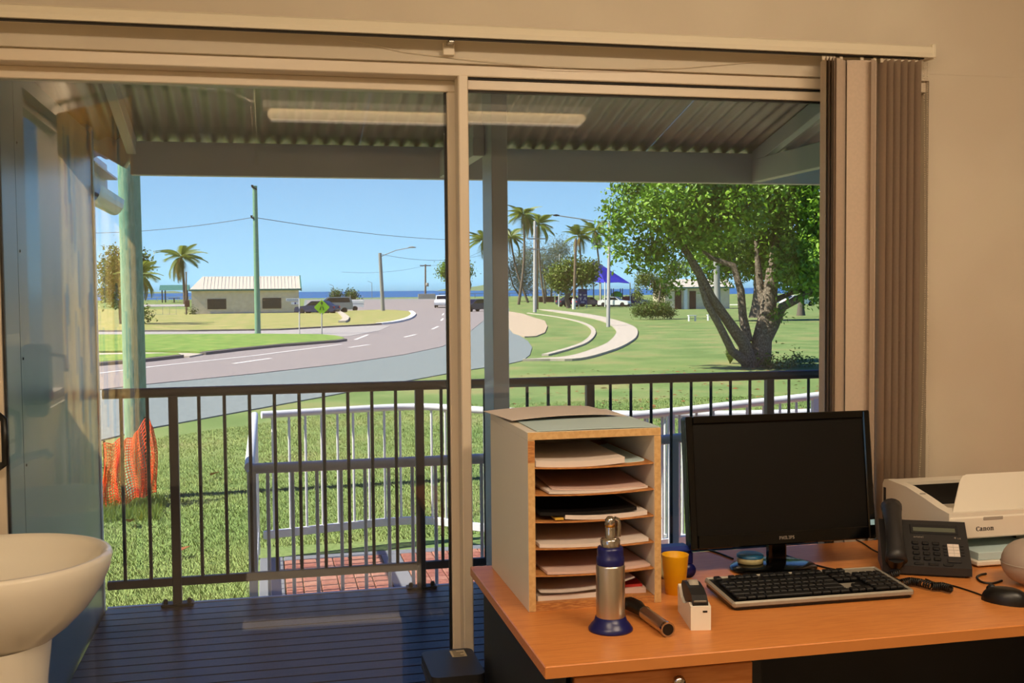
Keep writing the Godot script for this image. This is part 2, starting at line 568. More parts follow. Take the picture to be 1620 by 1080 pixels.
func build_window() -> void:
	# fixed leaf on the left, sliding leaf on the right, in one frame
	var w := setting("window_1", slab(Vector3(-0.74, 2.048, -3.09), Vector3(1.968, 2.08, -2.965), 0.002), M.frame_paint)
	frame_bar(w, "frame_jamb", Vector3(-0.74, 0.03, -3.09), Vector3(-0.71, 2.048, -2.965))
	frame_bar(w, "frame_jamb", Vector3(1.938, 0.03, -3.09), Vector3(1.968, 2.048, -3.0))
	frame_bar(w, "frame_sill", Vector3(-0.74, 0, -3.09), Vector3(1.968, 0.03, -2.965))
	# fixed leaf
	var l := put("fixed_leaf", slab(Vector3(-0.71, 2.016, -3.075), Vector3(0.545, 2.048, -3.03), 0.002), M.frame_paint, w)
	frame_bar(l, "stile", Vector3(-0.71, 0.03, -3.075), Vector3(-0.672, 2.016, -3.03))
	frame_bar(l, "stile", Vector3(0.505, 0.03, -3.075), Vector3(0.545, 2.016, -3.03))
	frame_bar(l, "bottom_rail", Vector3(-0.672, 0.03, -3.075), Vector3(0.505, 0.09, -3.03))
	frame_bar(l, "glazing_bead", Vector3(0.499, 0.09, -3.06), Vector3(0.505, 2.016, -3.045), M.frame_dark, 0.0)
	frame_bar(l, "glazing_bead", Vector3(-0.672, 0.09, -3.06), Vector3(-0.666, 2.016, -3.045), M.frame_dark, 0.0)
	for zp in [-3.062, -3.046]:
		put("pane", slab(Vector3(-0.672, 0.09, zp), Vector3(0.505, 2.016, zp + 0.005)), M.glass, l)
	# sliding leaf, on the inner track
	var s := put("sliding_leaf", slab(Vector3(0.545, 2.016, -3.02), Vector3(1.938, 2.043, -2.985), 0.002), M.frame_paint, w)
	frame_bar(s, "stile", Vector3(0.525, 0.03, -3.022), Vector3(0.553, 2.052, -2.963))
	frame_bar(s, "stile", Vector3(1.90, 0.03, -3.02), Vector3(1.938, 2.016, -2.985))
	frame_bar(s, "bottom_rail", Vector3(0.553, 0.03, -3.02), Vector3(1.90, 0.10, -2.985))
	frame_bar(s, "glazing_bead", Vector3(0.553, 2.010, -3.006), Vector3(1.90, 2.016, -2.996), M.frame_dark, 0.0)
	for zp in [-3.012, -2.996]:
		put("pane", slab(Vector3(0.553, 0.10, zp), Vector3(1.90, 2.016, zp + 0.005)), M.glass, s)
	frame_bar(w, "track_gap", Vector3(0.553, 2.0435, -3.02), Vector3(1.938, 2.0478, -2.978), M.frame_dark, 0.0)
	# black pull handle on the leaf's left stile
	var h := put("pull_handle", tube([Vector3(-0.690, 1.02, -3.028), Vector3(-0.68, 1.015, -2.99), Vector3(-0.658, 1.03, -2.972), Vector3(-0.656, 1.085, -2.966), Vector3(-0.658, 1.14, -2.972), Vector3(-0.68, 1.155, -2.99), Vector3(-0.690, 1.15, -3.028)], 0.009, 12), M.black_plastic, w)
	h.set_meta("label", "black D-shaped pull handle")


# ---------------------------------------------------------------- the verandah

func build_verandah() -> void:
	var deck := thing("timber_deck", "dark stained timber verandah deck outside the glass", "deck", Vector3(0, -0.04, 0))
	var board := box(Vector3(6.2, 0.022, 0.0885), 0.003)
	var n := 0
	var z := -3.175
	while z > -5.40:
		put("board", board, M.decking, deck, Vector3(2.33, -0.011, z))
		z -= 0.0945
		n += 1
	put("edge_board", slab(Vector3(-0.77, -0.16, -5.44), Vector3(5.43, -0.001, -5.415), 0.002), M.white_paint, deck)
	for x in [-0.6, 1.0, 2.6, 4.2]:
		put("bearer", slab(Vector3(x, -0.16, -5.41), Vector3(x + 0.08, -0.023, -3.125)), M.decking, deck)
		put("stump", slab(Vector3(x, -0.47, -5.3), Vector3(x + 0.08, -0.16, -5.2)), M.decking, deck)
		put("stump", slab(Vector3(x, -0.47, -3.4), Vector3(x + 0.08, -0.16, -3.3)), M.decking, deck)
	# balustrade along the edge of the deck
	var zr := -5.385
	var rail := thing("verandah_balustrade", "dark blue-grey steel balustrade along the edge of the timber deck", "railing", Vector3(0, -0.04, zr))
	put("top_rail", tube([Vector3(-0.76, 1.027, 0), Vector3(5.3, 1.027, 0)], 0.024, 16), M.rail_steel, rail)
	put("bottom_rail", slab(Vector3(-0.76, 0.095, -0.014), Vector3(5.3, 0.135, 0.014), 0.003), M.rail_steel, rail)
	var posts := [-0.443, 0.738, 1.63, 2.64, 3.8, 5.0]
	var bal := tube([Vector3(0, 0.13, 0), Vector3(0, 1.01, 0)], 0.0085, 8)
	for i in posts.size():
		var x: float = posts[i]
		var p := put("post", slab(Vector3(-0.021, 0, -0.021), Vector3(0.021, 1.01, 0.021), 0.003), M.rail_steel, rail, Vector3(x, 0, 0))
		put("base_plate", slab(Vector3(-0.075, 0, -0.035), Vector3(0.075, 0.012, 0.035), 0.003), M.bolt, p)
		for s in [-1, 1]:
			put("bolt", lathe([Vector2(0.011, 0.012), Vector2(0.011, 0.028), Vector2(0.006, 0.034), Vector2(0, 0.034)], 8), M.bolt, p, Vector3(s * 0.055, 0, 0.01))
		var nxt: float = posts[i + 1] if i + 1 < posts.size() else 5.3
		var count := int(round((nxt - x) / 0.118))
		for k in range(1, count):
			put("baluster", bal, M.rail_steel, rail, Vector3(x + (nxt - x) * k / count, 0, 0))
	for k in 2:
		put("baluster", bal, M.rail_steel, rail, Vector3(-0.443 - 0.118 * (k + 1), 0, 0))
	# roof: corrugated sheets on rafters and beams
	var roof := thing("verandah_roof", "verandah roof of corrugated iron sheets seen from below", "roof", Vector3(0, 2.19, -5.5))
	var pitch := atan2(0.57, 2.4)
	var st := tool(true)
	var length := 2.75
	for k in 80:
		var x0 := 0.0762 * 10 * k / 80
		var x1 := 0.0762 * 10 * (k + 1) / 80
		var y0 := 0.0085 * sin(TAU * k / 8.0)
		var y1 := 0.0085 * sin(TAU * (k + 1) / 8.0)
		face(st, [Vector3(x0, y0, -0.28), Vector3(x1, y1, -0.28), Vector3(x1, y1, length - 0.3), Vector3(x0, y0, length - 0.3)], Vector3(x0, 1, 1))
	var sheet := done(st)
	for k in 9:
		put("roof_sheet", sheet, M.roof_iron, roof, Vector3(-1.05 + k * 0.762, 0.012 + (0.001 if k % 2 else 0.0), 0), Basis(Vector3.RIGHT, -pitch))
	put("front_beam", slab(Vector3(-0.62, -0.165, -0.03), Vector3(5.5, -0.005, 0.03), 0.003), M.white_paint, roof)
	for x in [-0.61, 2.60]:
		put("rafter", slab(Vector3(-0.022, -0.08, 0.03), Vector3(0.022, 0.0, 2.42), 0.003), M.white_paint, roof, Vector3(x, 0, 0), Basis(Vector3.RIGHT, -pitch))
	put("side_beam", slab(Vector3(0.868, -0.16, 0.03), Vector3(0.918, -0.03, 0.95), 0.003), M.white_paint, roof)
	put("side_beam", slab(Vector3(2.575, -0.16, 0.03), Vector3(2.625, -0.04, 2.35), 0.003), M.white_paint, roof)
	# short sloping tie between the end of the beam and the neighbouring wall
	var a := Vector3(-0.615, -0.075, -0.01)
	var b := Vector3(-0.80, 0.035, -0.05)
	var tie := (b - a)
	var yaw := Basis(tie.normalized(), Vector3.BACK.cross(tie.normalized()).normalized(), Vector3.BACK)
	st = tool()
	add_box(st, Vector3(tie.length(), 0.13, 0.05), (a + b) / 2, 0.003, yaw.orthonormalized())
	put("end_tie", done(st), M.white_paint, roof)
	var post := thing("verandah_post", "tall flat grey verandah post standing on the deck behind the letter rack", "post", Vector3(0.954, -0.04, -4.52))
	put("shaft", slab(Vector3(-0.034, 0, -0.098), Vector3(0.034, 2.40, 0.098), 0.003), M.white_paint, post)
	# wing of the house beside the deck
	st = tool()
	span(st, Vector3(-0.92, -0.46, -5.36), Vector3(-0.778, 2.2, -3.77))
	span(st, Vector3(-0.92, -0.46, -3.764), Vector3(-0.778, 2.2, -3.125))
	span(st, Vector3(-5.2, -0.46, -5.36), Vector3(-0.79, 2.2, -3.125))
	setting("wall_side_wing", done(st), M.wall_sheet)
	var tr := setting("trim_1", slab(Vector3(-0.93, -0.46, -5.40), Vector3(-0.772, 2.45, -5.355), 0.003), M.white_paint)
	var nail := lathe([Vector2(0.005, 0), Vector2(0.004, 0.002), Vector2(0, 0.003)], 8)
	for y in [0.2, 0.55, 0.9, 1.25, 1.6, 1.95]:
		put("nail", nail, M.bolt, tr, Vector3(-0.778, y, -3.80), Basis(Vector3.BACK, -PI / 2))
	st = tool()
	add_prism(st, [Vector2(3.12, 2.80), Vector2(3.12, 2.72), Vector2(5.85, 2.10), Vector2(5.85, 2.16)], -5.5, -1.06, Transform3D(Basis(Vector3(0, 0, -1), Vector3(0, 1, 0), Vector3(1, 0, 0)), Vector3.ZERO))
	var wr := put("wing_roof", done(st), M.roof_iron)
	tag(wr, "iron roof of the house wing beside the verandah", "roof")
	var gut := thing("roof_gutter", "half-round metal gutter under the eave of the house wing", "gutter", Vector3(-0.80, 1.97, -5.41))
	st = tool(true)
	for k in 10:
		var t0 := PI * k / 10
		var t1 := PI * (k + 1) / 10
		var p0 := Vector3(-cos(t0) * 0.055, -sin(t0) * 0.085, 0)
		var p1 := Vector3(-cos(t1) * 0.055, -sin(t1) * 0.085, 0)
		face(st, [p0, p1, p1 + Vector3(0, 0, -0.86), p0 + Vector3(0, 0, -0.86)], Vector3(0, 0, -0.4))
		face(st, [Vector3(0, 0, -0.86), p0 + Vector3(0, 0, -0.86), p1 + Vector3(0, 0, -0.86)], Vector3(0, 0, -0.4))
	put("trough", done(st), M.gutter_metal, gut)
	put("fascia", slab(Vector3(-0.09, 0.0, -0.86), Vector3(-0.03, 0.19, 0), 0.003), M.white_paint, gut)
	put("soffit", slab(Vector3(-0.03, 0.10, -0.80), Vector3(0.03, 0.11, 0.0)), M.white_paint, gut)


# ---------------------------------------------------------------- the ground

func gy(z: float) -> float:
	var d := -z
	if d < 150: return -0.47 - 0.004 * d
	if d < 230: return -1.07 + 0.014625 * (d - 150)
	return 0.1 - (d - 230) * 0.12


func on_ground(x: float, z: float) -> Vector3:
	return Vector3(x, gy(z), z)


# a sheet of ground cover with a little thickness, following the lie of the land
func cover(pts: Array, lift: float, skirt := 0.06) -> ArrayMesh:
	var st := tool()
	var whole := PackedVector2Array(pts)
	for band in [[20.0, -150.0], [-150.0, -230.0], [-230.0, -252.0]]:
		var rect := PackedVector2Array([Vector2(-900, band[0]), Vector2(900, band[0]), Vector2(900, band[1]), Vector2(-900, band[1])])
		for piece in Geometry2D.intersect_polygons(whole, rect):
			var ix := Geometry2D.triangulate_polygon(piece)
			for i in range(0, ix.size(), 3):
				var p := []
				for k in 3:
					var q := piece[ix[i + k]]
					p.append(Vector3(q.x, gy(q.y) + lift, q.y))
				face(st, p, p[0] + Vector3.DOWN)
			if skirt > 0:
				var cw := Geometry2D.is_polygon_clockwise(piece)
				for i in piece.size():
					var a := piece[i]
					var b := piece[(i + 1) % piece.size()]
					var out := Vector2(b.y - a.y, a.x - b.x) * (-1.0 if cw else 1.0)
					var m := (a + b) / 2 - out.normalized()
					face(st, [Vector3(a.x, gy(a.y) + lift, a.y), Vector3(b.x, gy(b.y) + lift, b.y), Vector3(b.x, gy(b.y) + lift - skirt, b.y), Vector3(a.x, gy(a.y) + lift - skirt, a.y)], Vector3(m.x, gy(m.y), m.y))
	return done(st)


func smooth_line(pts: Array, per := 6) -> Array:
	var out := []
	for i in pts.size() - 1:
		var a: Vector2 = pts[max(i - 1, 0)]
		var b: Vector2 = pts[i]
		var c: Vector2 = pts[i + 1]
		var d: Vector2 = pts[min(i + 2, pts.size() - 1)]
		for k in per: out.append(b.cubic_interpolate(c, a, d, float(k) / per))
	out.append(pts[-1])
	return out


# a strip of some width along a line on the ground
func strip(pts: Array, width: float, lift: float, skirt := 0.05) -> ArrayMesh:
	var left := []
	var right := []
	for i in pts.size():
		var d: Vector2 = pts[min(i + 1, pts.size() - 1)] - pts[max(i - 1, 0)]
		var n := Vector2(-d.y, d.x).normalized() * width / 2
		left.append(pts[i] + n)
		right.push_front(pts[i] - n)
	return cover(left + right, lift, skirt)


func build_ground() -> void:
	setting("lawn_ground", cover([Vector2(-260, 14), Vector2(300, 14), Vector2(420, -251), Vector2(-380, -251)], 0.0, 0.3), M.lawn, "wide lawn running down to the sea")
	setting("sea", slab(Vector3(-22000, -3.0, -26000), Vector3(22000, -1.9, -235)), M.sea, "calm blue sea along the horizon")
	# low island on the horizon
	for h in [[1389.186, 2150.701, 62.0], [-1333.682, -791.102, 30.0]]:
		var st := tool(true)
		var far := -9000.0 if h[2] > 50 else -12000.0
		var n := 16
		for i in n:
			var p := func(k: int) -> Array:
				var t := float(k) / n
				var x: float = lerpf(h[0], h[1], t)
				var y: float = h[2] * pow(sin(PI * t), 1.4) * (0.8 + 0.25 * sin(t * 11.0)) - 2.5
				return [Vector3(x, -2.5, far), Vector3(x, y, far - 160), Vector3(x, -2.5, far - 320)]
			var a: Array = p.call(i)
			var b: Array = p.call(i + 1)
			face(st, [a[0], b[0], b[1]], Vector3(a[0].x, -50, far - 160))
			face(st, [a[0], b[1], a[1]], Vector3(a[0].x, -50, far - 160))
			face(st, [a[1], b[1], b[2]], Vector3(a[0].x, -50, far - 160))
			face(st, [a[1], b[2], a[2]], Vector3(a[0].x, -50, far - 160))
		setting("island_hill", done(st), M.island_green, "low island on the sea horizon")
	setting("road", cover([Vector2(-3.75, -11.55), Vector2(-2.76, -14.16), Vector2(-1.68, -16.69), Vector2(-0.33, -18.79), Vector2(1.41, -21.49), Vector2(2.97, -24.02), Vector2(4.82, -26.90), Vector2(6.36, -28.90), Vector2(7.18, -30.36), Vector2(8.06, -33.10), Vector2(9.28, -37.75), Vector2(10.36, -42.86), Vector2(11.55, -49.67), Vector2(14.25, -63.64), Vector2(20.68, -93.06), Vector2(31.81, -141.95), Vector2(39.01, -190.07), Vector2(33.20, -215.21), Vector2(15.22, -218.14), Vector2(7.35, -216.15), Vector2(4.00, -126.79), Vector2(2.30, -85.40), Vector2(-5.48, -82.33), Vector2(-29.26, -91.44)], 0.02), M.asphalt, "grey asphalt road curving past the lawn")
	setting("road_lane", cover([Vector2(-6.36, -19.72), Vector2(-2.65, -24.93), Vector2(-0.36, -27.44), Vector2(2.02, -30.58), Vector2(4.30, -34.66), Vector2(6.32, -39.56), Vector2(9.64, -52.44), Vector2(16.55, -82.42), Vector2(22.21, -102.22), Vector2(29.73, -136.78), Vector2(37.35, -183.63), Vector2(31.91, -206.90), Vector2(14.63, -209.76), Vector2(7.53, -207.76), Vector2(4.28, -126.54), Vector2(2.19, -81.28), Vector2(-5.12, -76.82), Vector2(-26.02, -81.28)], 0.035), M.asphalt_red, "reddish resurfaced lane of the road")
	setting("side_street", cover([Vector2(-19.53, -60.95), Vector2(-0.33, -52.32), Vector2(2.52, -50.52), Vector2(3.74, -51.11), Vector2(5.90, -58.44), Vector2(7.55, -67.64), Vector2(4.62, -69.39), Vector2(-4.35, -65.18), Vector2(-22.96, -71.71)], 0.045), M.asphalt_pale, "pale side street between two grass verges")
	setting("shed_lawn", cover([Vector2(-22.74, -71.02), Vector2(-4.19, -62.81), Vector2(0.62, -62.45), Vector2(4.47, -67.30), Vector2(6.19, -69.20), Vector2(7.89, -73.01), Vector2(9.81, -80.34), Vector2(11.76, -91.03), Vector2(14.16, -107.09), Vector2(15.82, -123.51), Vector2(15.63, -134.97), Vector2(14.14, -139.64), Vector2(9.22, -132.45), Vector2(4.08, -129.22), Vector2(-10.53, -158.80), Vector2(-56.86, -177.93)], 0.12, 0.14), M.lawn_dry, "dry lawn in front of the cream shed")
	setting("grass_island", cover([Vector2(-20.03, -62.52), Vector2(-5.92, -55.93), Vector2(-0.34, -53.99), Vector2(2.52, -51.72), Vector2(3.02, -49.89), Vector2(3.21, -47.60), Vector2(3.20, -46.24), Vector2(2.72, -44.86), Vector2(0.41, -41.93), Vector2(-0.93, -39.58), Vector2(-2.10, -37.19), Vector2(-2.53, -37.69), Vector2(-4.09, -38.74), Vector2(-12.89, -40.17)], 0.14, 0.16), M.verge, "raised grass island beside the kerb")
	setting("grass_corner", cover([Vector2(-8.70, -27.05), Vector2(-3.58, -33.83), Vector2(-2.67, -35.65), Vector2(-2.86, -36.65), Vector2(-3.86, -36.50), Vector2(-11.62, -36.18)], 0.14, 0.16), M.verge, "small grass corner left of the driveway")
	setting("driveway_crossing", cover([Vector2(-12.82, -39.95), Vector2(-4.07, -38.53), Vector2(-2.52, -37.48), Vector2(-2.06, -36.90), Vector2(-2.39, -35.54), Vector2(-2.67, -35.65), Vector2(-2.87, -36.85), Vector2(-3.88, -36.69), Vector2(-11.73, -36.55)], 0.08, 0.1), M.concrete, "pale concrete crossing between the grass islands")
	for k in [[Vector2(-8.64, -26.85), Vector2(-3.56, -33.66), Vector2(-2.65, -35.47)], [Vector2(-2.06, -36.90), Vector2(-0.93, -39.35), Vector2(0.40, -41.67), Vector2(2.70, -44.56), Vector2(3.18, -45.92)], [Vector2(-22.52, -70.34), Vector2(-4.15, -62.24), Vector2(0.62, -61.88), Vector2(4.43, -66.63), Vector2(6.13, -68.49), Vector2(7.80, -72.21)]]:
		setting("kerb", strip(k, 0.22, 0.13, 0.2), M.kerb_stone, "dark concrete kerb along the grass")
	setting("white_kerb", strip(smooth_line([Vector2(7.17, -70.95), Vector2(8.47, -74.39), Vector2(10.86, -85.25), Vector2(13.77, -103.67), Vector2(16.08, -123.27)]), 0.45, 0.16, 0.2), M.line_paint, "white painted kerb round the tip of the dry lawn")
	# painted lines
	var lines := thing("road_marking", "white edge line and lane dashes painted on the road", "marking")
	put("edge_line", strip([Vector2(-5.17, -26.72), Vector2(-3.10, -31.16), Vector2(-0.45, -35.67), Vector2(2.83, -42.74)], 0.12, 0.042, 0.006), M.line_paint, lines)
	for d in [[Vector2(-0.93, -31.73), Vector2(0.10, -34.01)], [Vector2(2.95, -40.04), Vector2(3.84, -42.00)], [Vector2(3.71, -47.01), Vector2(4.77, -52.70)], [Vector2(6.06, -48.78), Vector2(7.01, -51.99)], [Vector2(8.96, -59.59), Vector2(10.08, -64.70)], [Vector2(12.47, -78.55), Vector2(13.93, -86.78)], [Vector2(16.01, -100.08), Vector2(17.75, -110.08)]]:
		put("dash", strip(d, 0.14, 0.042, 0.006), M.line_paint, lines)
	setting("sand_patch", cover([Vector2(26.38, -121.39), Vector2(25.51, -112.02), Vector2(23.93, -100.76), Vector2(20.90, -84.28), Vector2(19.14, -74.05), Vector2(15.98, -61.22), Vector2(13.30, -51.45), Vector2(11.76, -47.11), Vector2(11.13, -46.65), Vector2(11.69, -51.37), Vector2(13.61, -61.28), Vector2(17.81, -81.53)], 0.05, 0.06), M.sand, "bare sandy patch at the road's edge")
	setting("footpath", cover(smooth_line([Vector2(7.15, -30.22), Vector2(7.92, -30.07), Vector2(8.79, -30.04), Vector2(10.46, -32.87), Vector2(12.79, -37.70), Vector2(16.06, -45.74), Vector2(20.02, -57.55), Vector2(23.93, -72.84), Vector2(28.33, -93.46), Vector2(32.81, -123.60)], 4) + smooth_line([Vector2(32.22, -127.34), Vector2(26.69, -93.11), Vector2(23.77, -77.29), Vector2(21.22, -66.27), Vector2(18.68, -57.08), Vector2(16.17, -49.03), Vector2(12.84, -39.88), Vector2(10.64, -34.84), Vector2(8.84, -31.34), Vector2(7.86, -30.57), Vector2(7.18, -30.36)], 4), 0.07, 0.08), M.concrete, "curving concrete footpath across the lawn")
	setting("path_edging", strip(smooth_line([Vector2(25.49, -105.38), Vector2(23.67, -89.18), Vector2(21.38, -74.58), Vector2(18.78, -62.35), Vector2(15.69, -51.13), Vector2(12.38, -41.28), Vector2(10.20, -36.15), Vector2(8.42, -32.58)], 5), 0.22, 0.06, 0.07), M.concrete, "worn stone edging curving beside the footpath")
	setting("beach_road", cover([Vector2(-20.22, -190.42), Vector2(-12.51, -189.02), Vector2(-11.73, -177.12), Vector2(-18.76, -176.61)], 0.05), M.asphalt_pale, "pale strip of beach road behind the shed lawn")
	setting("far_kerb", strip([Vector2(61.02, -157.98), Vector2(63.28, -151.41), Vector2(67.79, -147.97)], 0.5, 0.14, 0.15), M.line_paint, "white kerb in front of the toilet block")
	build_grass()
	build_litter()
	# fallen leaves that can be told apart on the lawn
	var leaf := tool()
	for s in [-1.0, 1.0]:
		var lp := [Vector3(0, 0, 0), Vector3(0.03 * s, 0.012, 0.03), Vector3(0.042 * s, 0.02, 0.07), Vector3(0.02 * s, 0.012, 0.12), Vector3(0, 0.006, 0.15)]
		for i in range(1, 4):
			face(leaf, [lp[0], lp[i], lp[i + 1]], Vector3(0, -1, 0))
			face(leaf, [lp[0] - Vector3(0, 0.002, 0), lp[i] - Vector3(0, 0.002, 0), lp[i + 1] - Vector3(0, 0.002, 0)], Vector3(0, 1, 0))
	var lm := done(leaf)
	var spots := [[Vector3(-0.614, -0.518, -11.884), 0.7, "large curled brown leaf lying on the open lawn"], [Vector3(-0.712, -0.503, -8.248), 2.0, "small pink-brown leaf on the lawn just past the deck"], [Vector3(-1.164, -0.508, -9.589), 0.2, "brown leaf below the orange netting"]]
	for a in spots:
		var o := put("fallen_leaf", lm, M.dead_leaf, null, a[0] + Vector3(0, 0.035, 0), Basis(Vector3.UP, a[1]) * Basis(Vector3.RIGHT, -0.3))
		tag(o, a[2], "leaf")


func build_grass() -> void:
	# short blades over the near lawn: nobody could count them
	var r := RandomNumberGenerator.new()
	r.seed = 77
	var v := PackedVector3Array()
	var nn := PackedVector3Array()
	for k in 7:
		var a := r.randf() * TAU
		var w := Vector3(cos(a), 0, sin(a)) * 0.003
		var lean := Vector3(r.randf_range(-1, 1), 0, r.randf_range(-1, 1)) * 0.028
		var base := Vector3(r.randf_range(-0.035, 0.035), 0, r.randf_range(-0.035, 0.035))
		var h := r.randf_range(0.014, 0.034)
		for p in [base - w, base + w, base + lean + Vector3(0, h, 0)]:
			v.append(p)
			nn.append((Vector3.UP + lean * 8.0).normalized())
	var arr := []
	arr.resize(Mesh.ARRAY_MAX)
	arr[Mesh.ARRAY_VERTEX] = v
	arr[Mesh.ARRAY_NORMAL] = nn
	var m := ArrayMesh.new()
	m.add_surface_from_arrays(Mesh.PRIMITIVE_TRIANGLES, arr)
	var mm := MultiMesh.new()
	mm.transform_format = MultiMesh.TRANSFORM_3D
	mm.use_colors = true
	mm.mesh = m
	var places := []
	var patch := FastNoiseLite.new()
	patch.seed = 9
	patch.frequency = 0.35
	for k in 90000:
		var d := 6.6 + 12.0 * pow(r.randf(), 1.5)
		var x := r.randf_range(-0.20 * d - 0.3, 0.62 * d)
		if d < 8.48 and x > -0.15: continue
		var edge := 13.0 + (x + 1.0) * 0.9
		if d > edge + 3.0: continue
		places.append([x, d])
	mm.instance_count = places.size()
	for i in places.size():
		var x: float = places[i][0]
		var d: float = places[i][1]
		var s := r.randf_range(0.7, 1.25)
		mm.set_instance_transform(i, Transform3D(Basis(Vector3.UP, r.randf() * TAU).scaled(Vector3(s, s, s)), on_ground(x, -d)))
		var dry := 0.5 + 0.5 * patch.get_noise_2d(x, d)
		var c := Color(0.75, 0.88, 0.7).lerp(Color(1.3, 1.15, 1.1), clampf(dry * 1.3 - 0.2 + r.randf_range(-0.25, 0.25), 0, 1))
		mm.set_instance_color(i, c)
	var o := MultiMeshInstance3D.new()
	o.name = numbered("lawn_grass")
	o.multimesh = mm
	o.material_override = M.grass_blade
	add_child(o)
	tag(o, "short green grass blades over the near lawn", "grass", "", "stuff")


func build_litter() -> void:
	# small dry leaves blown over the lawn between the railing and the tree
	var r := RandomNumberGenerator.new()
	r.seed = 19
	var st := tool()
	for k in 520:
		var d := r.randf_range(10.0, 26.0)
		var c := on_ground(d * r.randf_range(0.22, 0.56), -d) + Vector3(0, 0.03, 0)
		var b := Basis(Vector3.UP, r.randf() * TAU) * Basis(Vector3.RIGHT, r.randf_range(-0.5, 0.5))
		var s := r.randf_range(0.03, 0.065)
		face(st, [c + b * Vector3(-s, 0, 0), c + b * Vector3(0, 0.006, s * 0.45), c + b * Vector3(s, 0, 0), c + b * Vector3(0, 0.006, -s * 0.45)], c + Vector3.DOWN)
	var o := put("leaf_litter", done(st), M.dead_leaf)
	tag(o, "scattered small dry leaves on the lawn under the tree", "leaves", "", "stuff")


# ---------------------------------------------------------------- the ramp

func fence(called: String, label: String, pts: Array, height: float, posts: Array, group := "") -> void:
	var t := thing(called, label, "railing", pts[0] - Vector3(0, height, 0), 0.0, group)
	var o: Vector3 = t.position
	var loc := []
	for p in pts: loc.append(p - o)
	put("top_rail", tube(loc, 0.027, 14), M.white_paint, t)
	var low := []
	for p in loc: low.append(p - Vector3(0, height - 0.14, 0))
	var st := tool()
	for i in low.size() - 1:
		var a: Vector3 = low[i]
		var b: Vector3 = low[i + 1]
		var d := (b - a)
		var bs := Basis(d.normalized(), Vector3.UP, d.normalized().cross(Vector3.UP)).orthonormalized()
		add_box(st, Vector3(d.length() + 0.004, 0.06, 0.03), (a + b) / 2, 0.003, bs)
	put("bottom_rail", done(st), M.white_paint, t)
	var bal := tube([Vector3(0, -height + 0.14, 0), Vector3(0, -0.01, 0)], 0.0095, 8)
	var run := 0.0
	var next := 0.08
	for i in loc.size() - 1:
		var a: Vector3 = loc[i]
		var b: Vector3 = loc[i + 1]
		var l := (b - a).length()
		while next < run + l:
			put("baluster", bal, M.white_paint, t, a.lerp(b, (next - run) / l))
			next += 0.124
		run += l
	for k in posts:
		var p: Vector3 = loc[k]
		put("post", slab(Vector3(-0.022, -height, -0.022), Vector3(0.022, -0.01, 0.022), 0.003), M.white_paint, t, p)


func build_ramp() -> void:
	var y := 0.56
	fence("ramp_railing", "shaded ramp railing nearest the deck, rising to the right", [Vector3(-0.09, y, -5.66), Vector3(1.25, y, -5.66), Vector3(2.2, y + 0.065, -5.66), Vector3(5.0, y + 0.27, -5.66)], 1.03, [0, 1, 2, 3])
	fence("ramp_railing", "short sunlit railing across the end of the ramp landing", [Vector3(-0.10, y, -5.70), Vector3(-0.10, y, -8.12)], 1.03, [1])
	var curve := smooth_line([Vector2(-0.05, -8.13), Vector2(0.5, -8.27), Vector2(0.95, -8.36), Vector2(1.25, -8.29), Vector2(1.6, -7.93), Vector2(2.1, -7.62), Vector2(2.72, -7.3), Vector2(3.6, -7.12), Vector2(5.0, -7.1)], 4)
	var far := []
	for p in curve: far.append(Vector3(p.x, y, p.y))
	fence("ramp_railing", "white sunlit railing curving along the far side of the paved landing", far, 1.03, [far.size() - 1])
	fence("ramp_railing", "shaded inner ramp railing rising to the right behind the monitor", [Vector3(1.9, y + 0.02, -6.9), Vector3(2.66, y + 0.065, -6.9), Vector3(3.73, y + 0.14, -6.9), Vector3(5.0, y + 0.23, -6.9)], 1.03, [0, 1, 2, 3])
	var land := setting("landing", slab(Vector3(-0.14, -0.56, -8.42), Vector3(1.72, -0.505, -5.5)), M.joint_sand, "paved landing at the foot of the ramp")
	var pv := box(Vector3(0.109, 0.04, 0.094), 0.004)
	var r := RandomNumberGenerator.new()
	r.seed = 5
	for block in [[0.09, 6], [0.93, 6]]:
		for i in block[1]:
			for k in 23:
				var o := put("paver", pv, M.paver if r.randf() < 0.6 else M.paver_pale, land, Vector3(block[0] + 0.0575 + i * 0.115, -0.492 + r.randf_range(-0.0015, 0.0015), -5.60 - k * 0.1 - 0.05))
				o.rotation.y = r.randf_range(-0.006, 0.006)
	for a in [[Vector3(-0.08, 0, -8.02), Vector3(0.085, 0, -5.52)], [Vector3(0.785, 0, -7.9), Vector3(0.925, 0, -5.52)], [Vector3(0.09, 0, -8.02), Vector3(1.6, 0, -7.905)]]:
		put("border_strip", slab(a[0] + Vector3(0, -0.515, 0), a[1] + Vector3(0, -0.473, 0), 0.004), M.paver_grey, land)
	var st := tool()
	add_prism(st, [Vector2(1.73, -0.6), Vector2(5.2, -0.6), Vector2(5.2, -0.20), Vector2(1.73, -0.47)], -6.95, -5.6)
	setting("ramp", done(st), M.paver_pale, "sloping ramp beside the deck")


# ---------------------------------------------------------------- street things

func pole(called: String, label: String, category: String, base: Vector3, top: Vector3, r0: float, r1: float, m: Material, group := "") -> Node3D:
	var t := thing(called, label, category, base, 0.0, group)
	var d := top - base
	var pts := []
	var rr := []
	for k in 7:
		pts.append(d * k / 6.0 + Vector3(0, -0.25 if k == 0 else 0.0, 0))
		rr.append(lerpf(r0, r1, k / 6.0))
	put("shaft", tube(pts, rr, 14), m, t)
	return t


